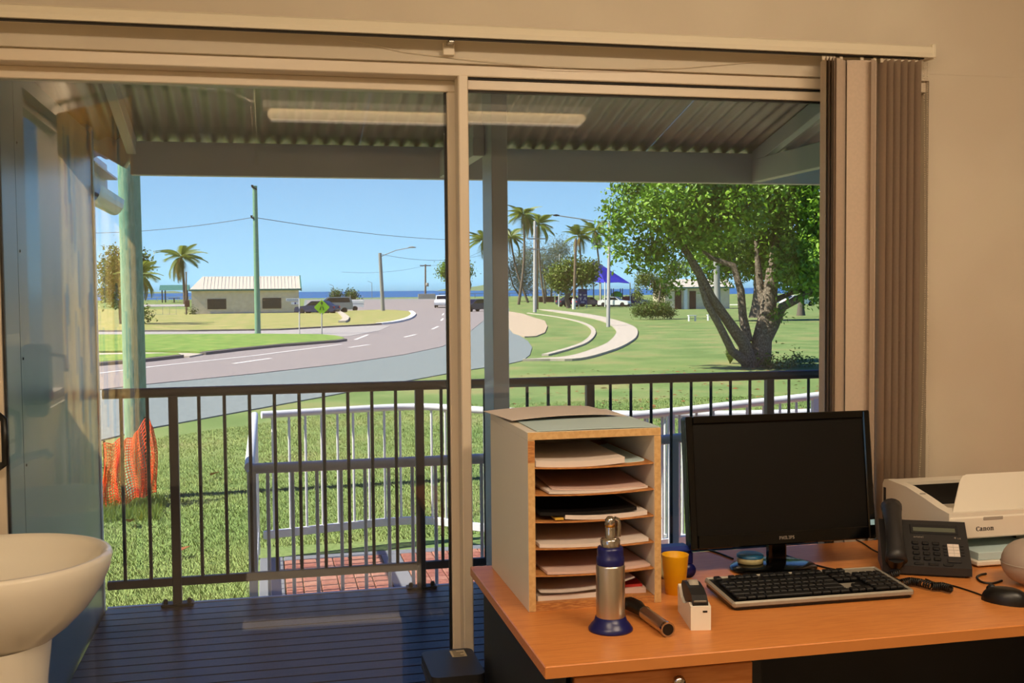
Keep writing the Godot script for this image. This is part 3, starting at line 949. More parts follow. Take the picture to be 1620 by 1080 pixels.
func wire(label: String, a: Vector3, b: Vector3, sag: float, r := 0.012) -> void:
	var pts := []
	for k in 13:
		var t := k / 12.0
		pts.append(a.lerp(b, t) - Vector3(0, sag * 4.0 * t * (1 - t), 0) - a)
	var o := put("overhead_wire", tube(pts, r, 5), M.wire, null, a)
	tag(o, label, "wire")


func build_street() -> void:
	# green pole beyond the railing with orange netting round its foot
	var pz := -10.9
	var px := -1.240
	pole("timber_pole", "thick green-stained timber pole rising behind orange netting", "pole", on_ground(px, pz), Vector3(px - 0.02, 7.0, pz), 0.107, 0.092, M.pole_green)
	build_net()
	var p2 := pole("timber_pole", "slender green timber pole standing at the edge of the grass island", "pole", Vector3(-0.432, -0.690, -54.907), Vector3(-0.441, 6.671, -55.000), 0.15, 0.115, M.pole_green)
	for q in [Vector3(-0.563, 6.608, -55.000), Vector3(-0.622, 5.124, -55.000)]:
		var lo: Vector3 = q - p2.position
		put("insulator", tube([Vector3(lo.x + 0.22, lo.y - 0.12, 0), Vector3(lo.x, lo.y, 0), Vector3(lo.x, lo.y + 0.1, 0)], [0.035, 0.045, 0.06], 8), M.bolt, p2)
	var p3 := pole("street_light", "leaning grey street light at the tip of the dry lawn", "street light", Vector3(13.452, -0.984, -128.412), Vector3.ZERO + Vector3(13.137, 5.935, -128.000), 0.24, 0.19, M.pole_grey)
	var top3: Vector3 = Vector3(13.135, 5.787, -128.000) - p3.position
	var arm3: Vector3 = Vector3(16.951, 6.602, -128.000) - p3.position
	put("arm", tube([top3 + Vector3(0, -0.3, 0), top3.lerp(arm3, 0.5) + Vector3(0, 0.05, 0), arm3], 0.045, 8), M.pole_grey, p3)
	put("lamp_head", lathe([Vector2(0, -0.1), Vector2(0.2, -0.06), Vector2(0.22, 0.02), Vector2(0, 0.12)], 10, Vector2(2.2, 0.8)), M.pole_grey, p3, arm3)
	var p4 := pole("power_pole", "small power pole with crossarm by the beach", "power pole", on_ground(31.003, -215), Vector3(31.086, 6.705, -215.000), 0.2, 0.15, M.pole_wood)
	put("crossarm", slab(Vector3(-1.1, -0.1, -0.08), Vector3(1.1, 0.1, 0.08)), M.pole_wood, p4, Vector3(31.083, 6.453, -215.000) - p4.position)
	put("transformer", lathe([Vector2(0, 0), Vector2(0.3, 0), Vector2(0.3, 0.7), Vector2(0, 0.75)], 10), M.pole_grey, p4, Vector3(31.048, 2.299, -214.600) - p4.position + Vector3(0.3, 0, 0))
	var p5 := pole("power_pole", "pale grey power pole with crossarm among the palms", "power pole", Vector3(27.418, -0.911, -110.262), Vector3(28.676, 8.893, -115.000), 0.2, 0.15, M.pole_grey)
	for yy in [[6.767, 0.85], [5.668, 0.8]]:
		put("crossarm", slab(Vector3(-yy[1], -0.06, -0.07), Vector3(yy[1] + 0.4, 0.06, 0.07)), M.pole_grey, p5, Vector3(0, yy[0] - p5.position.y, 0.2))
	pole("power_pole", "tall thin pole behind the grey power pole", "power pole", Vector3(33.356, -1.001, -132.805), Vector3(32.228, 9.125, -128.000), 0.14, 0.1, M.pole_wood)
	var p6 := pole("street_light", "grey street light with a long arm beside the curving footpath", "street light", Vector3(19.092, -0.708, -59.386), Vector3(20.041, 5.417, -62.000), 0.115, 0.075, M.pole_grey)
	var t6: Vector3 = Vector3(20.041, 5.342, -62.000) - p6.position
	var e6: Vector3 = Vector3(16.768, 5.827, -62.000) - p6.position
	put("arm", tube([t6, t6.lerp(e6, 0.5) + Vector3(0, 0.02, 0), e6], 0.03, 8), M.pole_grey, p6)
	put("lamp_head", lathe([Vector2(0, -0.06), Vector2(0.09, -0.03), Vector2(0.09, 0.03), Vector2(0, 0.07)], 10, Vector2(2.2, 0.9)), M.bolt, p6, e6)
	var p7 := pole("timber_pole", "brown timber pole with a white-painted foot beside the blue sign", "pole", on_ground(36.784, -128), Vector3(37.078, 7.605, -128.000), 0.2, 0.15, M.pole_wood)
	put("painted_foot", tube([Vector3(0, 0, 0), Vector3(0, 1.3, 0)], 0.235, 12), M.line_paint, p7)
	pole("timber_pole", "thick grey pole standing behind the spreading tree", "pole", Vector3(26.922, -0.717, -61.847), Vector3(26.739, 8.018, -62.000), 0.2, 0.17, M.pole_grey)
	var q1 := pole("white_post", "short white post left of the yellow-green tree", "post", Vector3(46.400, -0.737, -172.738), Vector3(45.137, 0.739, -168.000), 0.09, 0.09, M.line_paint)
	put("flat_cap", slab(Vector3(-0.35, 0, -0.2), Vector3(0.35, 0.08, 0.2)), M.line_paint, q1, Vector3(45.137, 0.739, -168.000) - q1.position)
	pole("white_post", "tall white post left of the yellow-green tree", "post", Vector3(45.084, -0.848, -165.157), Vector3(43.729, 6.832, -160.000), 0.07, 0.06, M.line_paint)
	# signs
	var s1 := pole("crossing_sign", "lime yellow diamond pedestrian crossing sign on a thin post", "sign", Vector3(2.558, -0.680, -52.531), Vector3(2.602, 0.520, -53.000), 0.035, 0.03, M.pole_grey)
	var c1: Vector3 = Vector3(2.605, 0.703, -53.000) - s1.position + Vector3(0, 0, 0.05)
	var dia := []
	for p in rounded_rect(0.535, 0.535, 0.05): dia.append(p.rotated(PI / 4))
	put("plate", prism(dia, -0.008, 0.008), M.sign_lime, s1, c1)
	put("arrow", prism([Vector2(-0.022, 0.10), Vector2(0.022, 0.10), Vector2(0.022, 0.19), Vector2(0.07, 0.19), Vector2(0, 0.29), Vector2(-0.07, 0.19), Vector2(-0.022, 0.19)], 0.008, 0.012), M.sign_black, s1, c1)
	for s in [-1, 1]:
		put("leg_symbol", prism([Vector2(0.008 * s, 0.04), Vector2(0.055 * s, 0.04), Vector2(0.10 * s, -0.08), Vector2(0.11 * s, -0.13), Vector2(0.06 * s, -0.13), Vector2(0.05 * s, -0.05)], 0.008, 0.012), M.sign_black, s1, c1)
	var s2 := pole("street_name_sign", "white street name blades on a thin post by the shed", "sign", Vector3(1.520, -0.682, -53.054), Vector3(1.638, 1.090, -56.000), 0.03, 0.03, M.pole_grey)
	var b2: Vector3 = Vector3(1.308, 1.061, -56.000) - s2.position
	var bl2 := put("name_blade", slab(Vector3(-0.33, -0.065, -0.01), Vector3(0.33, 0.065, 0.01), 0.003), M.sign_white, s2, b2)
	for k in 7:
		put("letter_stroke", slab(Vector3(-0.28 + k * 0.08, -0.03, 0.01), Vector3(-0.28 + k * 0.08 + 0.05, 0.03, 0.012)), M.pole_grey, bl2)
	var b3 := put("direction_blade", slab(Vector3(-0.2, -0.06, -0.01), Vector3(0.2, 0.06, 0.01), 0.003), M.sign_white, s2, Vector3(1.430, 0.884, -56.000) - s2.position)
	put("symbol", slab(Vector3(-0.04, -0.045, 0.01), Vector3(0.04, 0.045, 0.012)), M.sign_blue, b3)
	var q := put("bollard", lathe([Vector2(0.17, -0.05), Vector2(0.17, 0.72), Vector2(0.13, 0.80), Vector2(0, 0.82)], 14), M.pole_grey, null, Vector3(4.322, -0.957, -121.787))
	tag(q, "short pale bollard in front of the parked cars", "bollard")
	q = put("guide_post", slab(Vector3(-0.05, -0.05, -0.03), Vector3(0.05, 0.95, 0.03), 0.01), M.sign_white, null, Vector3(6.526, -0.949, -119.865))
	tag(q, "slim white guide post behind the lime sign", "post")
	var wp := put("concrete_edge", strip([Vector2(8.04, -128.16), Vector2(7.21, -107.19), Vector2(6.21, -87.31), Vector2(5.37, -77.30), Vector2(4.96, -73.98)], 0.5, 0.25, 0.3), M.concrete)
	tag(wp, "pale broken concrete edging at the corner of the dry lawn", "kerb")
	# wires
	wire("thin overhead wire running left from the slender green pole", Vector3(-0.592, 5.124, -55.000), Vector3(-11.865, 5.144, -70.000), 0.25, 0.014)
	wire("long overhead wire from the slender green pole to the far right", Vector3(-0.471, 5.125, -55.000), Vector3(29.659, 7.387, -115.000), 0.8, 0.016)
	wire("overhead wire from the leaning street light to the beach pole", Vector3(13.284, 5.786, -128.000), Vector3(29.490, 6.334, -150.000), 0.7, 0.02)
	wire("faint wire running to the beach power pole", Vector3(12.116, 4.656, -180.000), Vector3(31.083, 6.453, -215.000), 0.6, 0.02)
	wire("wire from the beach power pole towards the road tree", Vector3(31.083, 6.453, -215.000), Vector3(35.942, 8.266, -180.000), 0.8, 0.02)


func build_net() -> void:
	# folded plastic mesh: strands along and across a rippled sheet
	var st := tool()
	var cols := 34
	var rows := 22
	var p := func(i: float, k: float) -> Vector3:
		var u := i / cols
		var v := k / rows
		var x: float = lerpf(-1.475, -1.038, u)
		var z: float = -10.35 + 0.07 * sin(u * 19.0) + 0.03 * sin(u * 41.0 + v * 2.0) - 0.25 * u * u
		var top: float = lerpf(0.10, 0.16, u) + 0.13 * smoothstep(0.62, 0.9, u) - 0.07 * smoothstep(0.93, 1.0, u) + 0.015 * sin(u * 30.0)
		var low: float = gy(z) + 0.05 + 0.05 * smoothstep(0.35, 0.5, u) - 0.04 * (1.0 - u)
		return Vector3(x + (v - 0.5) * 0.05 * (u - 0.4) + 0.02 * sin(v * 5.0 + u * 6.0), lerpf(top, low, v), z + 0.03 * sin(v * 4.0))
	for i in cols + 1:
		var pts := []
		for k in rows + 1: pts.append(p.call(i, k))
		add_tube(st, pts, 0.0042, 4, false)
	for k in rows + 1:
		var pts := []
		for i in cols + 1: pts.append(p.call(i, k))
		add_tube(st, pts, 0.0034 if k % 2 else 0.0045, 4, false)
	var t := thing("safety_netting", "bright orange plastic barrier netting wrapped round the green pole", "netting", Vector3(0, 0, 0))
	put("mesh", done(st), M.net_orange, t)
	for u in [0.02, 0.86]:
		var b: Vector3 = p.call(u * cols, 0.0)
		put("stake", tube([Vector3(b.x, gy(b.z) - 0.1, b.z - 0.02), Vector3(b.x, b.y + 0.02, b.z - 0.02)], 0.011, 6), M.bolt, t)
	# tuft of taller grass under the netting
	var r := RandomNumberGenerator.new()
	r.seed = 3
	var g := tool()
	for k in 2600:
		var c := Vector3(r.randf_range(-1.55, -0.95), 0, r.randf_range(-10.75, -9.75))
		c.y = gy(c.z)
		var h := r.randf_range(0.03, 0.12)
		var a := r.randf() * TAU
		var w := Vector3(cos(a), 0, sin(a)) * 0.005
		tri(g, c - w, c + w, c + Vector3(r.randf_range(-0.06, 0.06), h, r.randf_range(-0.06, 0.06)))
	var o := put("grass_tuft", done(g), M.leaf_bush, null)
	tag(o, "taller rough grass at the foot of the orange netting", "grass", "", "stuff")


# ---------------------------------------------------------------- far things

func car(label: String, at: Vector3, turn: float, paint: Material, kind := "sedan", group := "") -> Node3D:
	# length along x, the front at +x
	var t := thing("car", label, "car", at, turn, group)
	var L := 4.5
	var W := 1.75
	var body := [Vector2(-2.2, 0.28), Vector2(2.2, 0.28), Vector2(2.25, 0.55), Vector2(2.15, 0.78), Vector2(1.1, 0.92), Vector2(-1.75, 0.95), Vector2(-2.2, 0.9), Vector2(-2.25, 0.5)]
	var roof := [Vector2(1.05, 0.9), Vector2(0.35, 1.40), Vector2(-1.0, 1.43), Vector2(-1.75, 0.93)]
	if kind == "wagon":
		body = [Vector2(-2.3, 0.42), Vector2(2.3, 0.42), Vector2(2.35, 0.75), Vector2(2.25, 1.05), Vector2(1.2, 1.15), Vector2(-2.3, 1.15), Vector2(-2.35, 0.7)]
		roof = [Vector2(1.15, 1.12), Vector2(0.45, 1.78), Vector2(-2.1, 1.80), Vector2(-2.3, 1.13)]
	elif kind == "ute":
		body = [Vector2(-2.5, 0.5), Vector2(2.4, 0.5), Vector2(2.45, 0.85), Vector2(2.3, 1.08), Vector2(1.3, 1.15), Vector2(-2.5, 1.05)]
		roof = [Vector2(1.2, 1.12), Vector2(0.6, 1.75), Vector2(-0.5, 1.78), Vector2(-0.65, 1.1)]
	put("body", prism(body, -W / 2, W / 2), paint, t)
	var cab := []
	for p in roof: cab.append(p)
	put("cabin", prism(cab, -W / 2 + 0.12, W / 2 - 0.12), paint, t)
	# windows stand a little proud of the cabin
	var c := Vector2.ZERO
	for p in roof: c += p / roof.size()
	var pane := []
	for p in roof: pane.append(c + (p - c) * Vector2(0.86, 0.74))
	for s in [-1, 1]:
		put("side_window", prism(pane, s * (W / 2 - 0.12), s * (W / 2 - 0.105)), M.car_glass, t)
	for e in [[roof[0], roof[1]], [roof[3], roof[2]]]:
		var lo: Vector2 = e[0].lerp(e[1], 0.15)
		var hi: Vector2 = e[0].lerp(e[1], 0.88)
		var n := (hi - lo).orthogonal().normalized() * (0.02 if e[0].x < 0 else -0.02)
		if n.x * signf(e[0].x) < 0: n = -n
		put("windscreen", prism([lo, hi, hi + n, lo + n], -W / 2 + 0.22, W / 2 - 0.22), M.car_glass, t)
	var wheel := lathe([Vector2(0, -0.1), Vector2(0.30, -0.1), Vector2(0.33, -0.07), Vector2(0.33, 0.07), Vector2(0.30, 0.1), Vector2(0, 0.1)], 14, Vector2(1, 1), false)
	for x in [-1.4, 1.4]:
		for s in [-1, 1]:
			put("wheel", wheel, M.tyre, t, Vector3(x, 0.33, s * (W / 2 - 0.08)), Basis(Vector3.RIGHT, PI / 2))
	for s in [-1, 1]:
		put("headlight", box(Vector3(0.12, 0.16, 0.36), 0.03), M.headlight, t, Vector3(2.18, body[3].y - 0.14, s * 0.62))
		put("tail_light", box(Vector3(0.08, 0.2, 0.25), 0.02), M.red_print, t, Vector3(-2.24 if kind != "ute" else -2.48, body[-1].y if kind == "ute" else 0.75, s * 0.7))
	put("number_plate", box(Vector3(0.03, 0.12, 0.4)), M.sign_white, t, Vector3(2.25, body[1].y + 0.16, 0))
	put("bumper", box(Vector3(0.16, 0.18, 1.7), 0.04), M.dark_plastic, t, Vector3(2.22, body[1].y + 0.03, 0))
	if kind == "ute":
		put("tray", slab(Vector3(-2.55, 1.0, -0.9), Vector3(-0.75, 1.35, 0.9), 0.02), paint, t)
		for x in [-2.4, -0.85]:
			put("ladder_rack", tube([Vector3(x, 1.3, -0.85), Vector3(x, 1.95, -0.85), Vector3(x, 1.95, 0.85), Vector3(x, 1.3, 0.85)], 0.03, 6), M.pole_grey, t)
	return t


func build_far_things() -> void:
	# cream shed beyond the side street
	var zs := -122.0
	var x0 := -7.876
	var x1 := 3.526
	var eave := 1.747
	var ridge := 3.244
	var base := gy(zs)
	var shed := thing("cream_shed", "long cream shed with a pale hipped roof and two dark windows", "building", Vector3(x0, base, zs))
	var w := x1 - x0
	var h := eave - base
	put("wall", slab(Vector3(0, -0.3, -7), Vector3(w, h, 0)), M.shed_wall, shed)
	put("plinth", slab(Vector3(-0.05, -0.3, -0.1), Vector3(w + 0.05, 0.18, 0.08)), M.concrete, shed)
	var st := tool()
	var o := 0.22
	var rh := ridge - base
	var A := Vector3(-o, h, o); var B := Vector3(w + o, h, o); var C := Vector3(w + o, rh, -3.5); var D := Vector3(1.0, rh, -3.5)
	var E_ := Vector3(-o, h, -7 - o); var F := Vector3(w + o, h, -7 - o)
	var mid := Vector3(w / 2, h, -3.5)
	face(st, [A, B, C, D], mid); face(st, [E_, F, C, D], mid); face(st, [A, D, E_], mid); face(st, [B, C, F], mid)
	face(st, [A + Vector3(0, -0.06, 0), B + Vector3(0, -0.06, 0), F + Vector3(0, -0.06, 0), E_ + Vector3(0, -0.06, 0)], mid + Vector3(0, 2, 0))
	var rf := put("roof", done(st), M.shed_roof, shed)
	var n := int(w / 0.42)
	for k in n:
		var x := 1.2 + (w - 1.2) * k / n
		var rib := tool()
		var a := Vector3(x, h + 0.02, o - 0.02)
		var b := Vector3(x, rh + 0.02, -3.46)
		var d := b - a
		add_box(rib, Vector3(0.07, 0.035, d.length()), (a + b) / 2, 0.0, Basis(Vector3.RIGHT, Vector3.RIGHT.cross(-d.normalized()).normalized() * -1.0, d.normalized() * -1.0).orthonormalized())
		put("rib", done(rib), M.shed_roof, rf)
	put("gutter", slab(Vector3(-o - 0.05, h - 0.12, o), Vector3(w + o, h + 0.08, o + 0.14), 0.02), M.shed_trim, shed)
	st = tool()
	add_prism(st, [Vector2(-3.5, rh + 0.10), Vector2(-3.5, rh - 0.2), Vector2(o, h - 0.18), Vector2(o + 0.05, h + 0.12)], 0.0, 0.14, Transform3D(Basis(Vector3(0, 0, 1), Vector3(0, 1, 0), Vector3(-1, 0, 0)), Vector3(w + o + 0.1, 0, 0)))
	put("barge_board", done(st), M.shed_trim, shed)
	for wn in [[-6.163, -4.307, 0.711, -0.284], [-0.352, 1.546, 0.754, -0.286]]:
		var a := Vector3(wn[0] - x0, wn[3] - base, 0)
		var b := Vector3(wn[1] - x0, wn[2] - base, 0)
		var f := put("window", slab(a + Vector3(-0.06, -0.06, 0), b + Vector3(0.06, 0.06, 0.05)), M.shed_frame, shed)
		var ww := b.x - a.x
		for s in [[0.03, 0.24], [0.28, 0.72], [0.76, 0.97]]:
			put("pane", slab(Vector3(a.x + ww * s[0], a.y + 0.06, 0.05), Vector3(a.x + ww * s[1], b.y - 0.06, 0.065)), M.shed_glass, f)
	# meter box and pole at the shed's end
	pole("timber_pole", "dark thin pole at the left end of the cream shed", "pole", on_ground(-8.177, -118), Vector3(-8.084, 3.634, -118.000), 0.09, 0.07, M.pole_wood)
	var mb := put("meter_box", box(Vector3(0.5, 0.7, 0.3), 0.03), M.brick_brown, null, Vector3(-8.035, 0.342, -117.600))
	tag(mb, "small brown box on the pole beside the shed", "box")
	# picnic shelter
	var sh := thing("picnic_shelter", "teal roofed picnic shelter by the beach left of the shed", "shelter", on_ground(-16.177, -205))
	var sb: Vector3 = sh.position
	var rl: float = -18.651 - sb.x
	var rr: float = -13.502 - sb.x
	var ry: float = 1.937 - sb.y
	put("roof", prism([Vector2(-1.8, 0), Vector2(1.8, 0), Vector2(0, 0.95)], rl, rr, Transform3D(Basis(Vector3(0, 0, 1), Vector3(0, 1, 0), Vector3(1, 0, 0)), Vector3(0, ry, 0))), M.shed_trim, sh)
	for x in [rl + 0.35, rl + 0.9, rr - 0.4]:
		put("post", slab(Vector3(x - 0.1, -0.3, -0.1), Vector3(x + 0.1, ry, 0.1)), M.shed_frame, sh)
	put("table", slab(Vector3(rl + 1.5, 0.7, -0.5), Vector3(rl + 3.4, 0.8, 0.5)), M.pole_wood, sh)
	put("table_leg", slab(Vector3(rl + 2.3, 0, -0.1), Vector3(rl + 2.5, 0.7, 0.1)), M.pole_wood, sh)
	var bf := thing("beach_rail", "low white rail along the beachfront by the shelter", "railing", on_ground(-18.492, -214))
	put("rail", slab(Vector3(-5.5, 0.75, -0.05), Vector3(6, 0.87, 0.05)), M.line_paint, bf)
	for k in 7: put("post", slab(Vector3(-5.4 + k * 1.9, -0.2, -0.05), Vector3(-5.28 + k * 1.9, 0.8, 0.05)), M.line_paint, bf)
	var lr := thing("exercise_rail", "thin metal exercise frame on the lawn left of the shed", "frame", Vector3(-10.543, -0.956, -121.528))
	for k in 4: put("upright", tube([Vector3(-1.0 + k * 0.7, -0.1, 0), Vector3(-1.0 + k * 0.7, 1.0 if k else 0.4, 0)], 0.02, 6), M.pole_grey, lr)
	put("bar", tube([Vector3(-2.3, 0.12, 0), Vector3(1.2, 0.12, 0)], 0.03, 6), M.pole_grey, lr)
	# cars
	car("silver four-wheel drive parked right of the cream shed", Vector3(7.009, -0.957, -121.724), PI, M.car_silver, "wagon")
	car("white utility with a ladder rack parked behind the silver four-wheel drive", Vector3(9.524, -1.022, -137.983), PI * 0.97, M.car_white, "ute")
	car("dark blue car parked behind the lime sign", on_ground(5.276, -117.0), PI * 0.85, M.car_blue)
	car("white van driving up the road beside the door frame", Vector3(24.672, -1.001, -154.686), -PI / 2 - 0.25, M.car_white, "wagon")
	car("dark grey sedan turning on the road left of the verandah post", Vector3(22.722, -0.948, -119.581), -PI + 0.62, M.car_grey)
	car("white hatchback parked right of the blue toilet sign", Vector3(48.503, -1.062, -147.884), -0.6, M.car_white)
	car("dark blue car parked behind the blue toilet sign", Vector3(45.387, -1.060, -150.660), 0.2, M.car_blue)
	car("dark car parked behind the trunk of the yellow-green tree", Vector3(43.698, -1.025, -153.059), 0.2, M.car_grey)
	car("silver car parked beyond the leafy bush", Vector3(53.554, -1.012, -153.934), 0.15, M.car_silver)
	car("white car parked beyond the branches of the spreading tree", Vector3(68.275, -0.994, -131.022), 0.1, M.car_white)
	car("small pale car parked by the tree's right-hand branches", Vector3(72.942, -1.055, -146.172), 0.1, M.car_white)
	# toilet sign
	var ts := thing("toilet_sign", "dark blue sign board with white pictograms and an arrow", "sign", Vector3(41.178, -1.026, -139.023))
	var tz: float = ts.position.z
	var c: Vector3 = Vector3(43.253 * tz / -146.0, 0, 0)
	var lo := 0.55
	var hi := 2.55
	put("board", slab(Vector3(-0.62, lo, -0.03), Vector3(0.62, hi, 0.03), 0.01), M.sign_blue, ts)
	put("header", slab(Vector3(-0.5, hi - 0.42, 0.03), Vector3(0.5, hi - 0.2, 0.04)), M.play_blue, ts)
	for i in [[-0.32, 1.75, 0], [0.3, 1.75, 1], [-0.3, 1.22, 2], [0.3, 1.22, 3]]:
		var pg: Array
		if i[2] == 0: pg = [Vector2(-0.2, 0.12), Vector2(0.2, 0.12), Vector2(0.08, -0.04), Vector2(0.04, -0.16), Vector2(-0.04, -0.16), Vector2(-0.08, -0.04)]
		elif i[2] == 1: pg = [Vector2(-0.22, 0.04), Vector2(0.22, 0.04), Vector2(0.22, -0.08), Vector2(-0.22, -0.08)]
		elif i[2] == 2: pg = [Vector2(-0.2, 0.2), Vector2(-0.08, 0.2), Vector2(0, 0.05), Vector2(0.08, 0.2), Vector2(0.2, 0.2), Vector2(0.06, -0.02), Vector2(0.06, -0.22), Vector2(-0.06, -0.22), Vector2(-0.06, -0.02)]
		else: pg = [Vector2(-0.05, 0.2), Vector2(0.05, 0.2), Vector2(0.22, -0.2), Vector2(0.1, -0.2), Vector2(0, 0.04), Vector2(-0.1, -0.2), Vector2(-0.22, -0.2)]
		put("pictogram", prism(pg, 0.03, 0.045), M.sign_white, ts, Vector3(i[0], i[1], 0))
	put("arrow", prism([Vector2(-0.26, -0.05), Vector2(0.06, -0.05), Vector2(0.06, -0.14), Vector2(0.28, 0), Vector2(0.06, 0.14), Vector2(0.06, 0.05), Vector2(-0.26, 0.05)], 0.03, 0.045), M.sign_white, ts, Vector3(0, 0.78, 0))
	for x in [-0.56, 0.56]: put("leg", slab(Vector3(x - 0.04, -0.1, -0.09), Vector3(x + 0.04, hi, -0.03)), M.line_paint, ts)
	# shade sail over a playground
	var sz := -150.0
	var sail := thing("shade_sail", "peaked bright blue shade sail over the playground", "shade sail", on_ground(46.432, sz))
	var sp: Vector3 = sail.position
	var apex: Vector3 = Vector3(47.079, 5.544, -152.000) - sp
	var cs := [Vector3(46.822, 2.370, -147.000) - sp, Vector3(51.961, 2.275, -151.000) - sp, Vector3(49.624, 2.923, -158.000) - sp, Vector3(41.422, 2.817, -152.000) - sp]
	st = tool(false)
	for i in 4:
		var a: Vector3 = cs[i]
		var b: Vector3 = cs[(i + 1) % 4]
		var m: Vector3 = (a + b) / 2 + Vector3(0, 0.12, 0)
		var m2: Vector3 = ((a + b) / 2).lerp(apex, 0.5) + Vector3(0, -0.25, 0)
		for f in [[a, m, m2], [m, b, m2], [a, m2, apex], [m2, b, apex]]:
			face(st, f, apex + Vector3(0, -6, 0))
			face(st, [f[0] + Vector3(0, -0.04, 0), f[1] + Vector3(0, -0.04, 0), f[2] + Vector3(0, -0.04, 0)], apex + Vector3(0, 9, 0))
	put("cloth", done(st), M.sail_blue, sail)
	for p in cs:
		put("mast", tube([Vector3(p.x, -0.3, p.z), p + Vector3(0, 0.1, 0)], 0.09, 8), M.line_paint, sail)
	put("mast", tube([Vector3(apex.x - 0.4, -0.3, apex.z), apex + Vector3(-0.4, 0.0, 0)], 0.1, 8), M.pole_grey, sail)
	var pg := thing("play_equipment", "green domed and red panelled playground tower under the blue sail", "playground", on_ground(50.244, -152))
	put("dome", lathe([Vector2(0.85, 1.4), Vector2(0.8, 1.8), Vector2(0.5, 2.1), Vector2(0, 2.2)], 12), M.play_green, pg)
	for s in [[-0.7, -0.5], [0.7, -0.5], [0.7, 0.5], [-0.7, 0.5]]: put("upright", tube([Vector3(s[0], -0.1, s[1]), Vector3(s[0], 2.6, s[1])], 0.07, 8), M.play_blue, pg)
	put("panel", slab(Vector3(0.9, 0.2, -0.4), Vector3(2.3, 1.4, -0.2), 0.05), M.play_red, pg)
	put("platform", slab(Vector3(-0.8, 1.3, -0.6), Vector3(0.8, 1.4, 0.6)), M.play_blue, pg)
	put("slide", slab(Vector3(2.3, 0.0, -0.3), Vector3(3.6, 1.9, -0.1), 0.1), M.play_blue, pg)
	# low brown wall among the palms
	var bw := thing("brown_wall", "low brown boundary wall below the palms", "wall", on_ground(46.707, -178))
	for k in 5: put("wall_panel", slab(Vector3(-1.75 + k * 0.72, -0.2, -0.1), Vector3(-1.75 + k * 0.72 + 0.7, 0.95, 0.1), 0.02), M.brick_brown, bw)
	# toilet block behind the spreading tree
	var tb := thing("toilet_block", "small cream toilet block with brown doorways behind the tree", "building", on_ground(44.809, -118))
	var tbw := 8.0
	put("wall", slab(Vector3(0, -0.2, -4), Vector3(tbw, 2.5, 0)), M.shed_wall, tb)
	put("roof", prism([Vector2(0.5, 2.5), Vector2(-4.5, 2.5), Vector2(-2, 3.5)], -0.4, tbw + 0.4, Transform3D(Basis(Vector3(0, 0, 1), Vector3(0, 1, 0), Vector3(-1, 0, 0)), Vector3(tbw, 0, 0))), M.shed_roof, tb)
	put("gutter", slab(Vector3(-0.4, 2.38, 0.4), Vector3(tbw + 0.4, 2.56, 0.55)), M.shed_trim, tb)
	for x in [1.2, 3.0]: put("doorway", slab(Vector3(x, 0, -0.05), Vector3(x + 0.8, 2.1, 0.03)), M.brick_brown, tb)
	put("column", slab(Vector3(2.2, 0, 0.05), Vector3(2.6, 2.4, 0.4)), M.sign_white, tb)
	for a in [[Vector3(27.827, -0.743, -68.205), "small white bench on the lawn left of the grey pole"], [Vector3(29.528, -0.746, -68.999), "small white bench partly behind the tree's left stem"]]:
		var b := thing("park_bench", a[1], "bench", a[0])
		put("seat", slab(Vector3(-0.28, 0.36, -0.15), Vector3(0.28, 0.41, 0.15)), M.sign_white, b)
		for s in [-0.22, 0.22]: put("leg", slab(Vector3(s - 0.025, -0.05, -0.1), Vector3(s + 0.025, 0.36, 0.1)), M.sign_white, b)
	# small far lamps and fence along the beach
	for a in [[20.570, 3.131, "tiny beach lamp left of the leaning street light"], [12.977, 2.583, "tiny lamp post above the parked ute"]]:
		var t := pole("beach_lamp", a[2], "street light", on_ground(a[0], -217), Vector3(a[0], a[1], -217), 0.06, 0.05, M.pole_grey)
		put("arm", tube([Vector3(0, a[1] - t.position.y, 0), Vector3(-0.8, a[1] - t.position.y + 0.35, 0)], 0.04, 6), M.pole_grey, t)
	var dw := thing("dune_wall", "low stone wall by the beach power pole", "wall", on_ground(30.821, -212))
	for k in 3: put("wall_panel", slab(Vector3(-1.7 + k * 1.15, -0.2, -0.15), Vector3(-1.7 + k * 1.15 + 1.13, 1.0, 0.15), 0.02), M.concrete, dw)
	var ff := thing("foreshore_fence", "thin grey rail fence along the foreshore", "fence", on_ground(48.511, -220))
	put("rail", slab(Vector3(-14, 0.78, -0.04), Vector3(16, 0.88, 0.04)), M.pole_grey, ff)
	for k in 13: put("post", slab(Vector3(-13.9 + k * 2.45, -0.2, -0.05), Vector3(-13.8 + k * 2.45, 0.85, 0.05)), M.pole_grey, ff)


# ---------------------------------------------------------------- plants

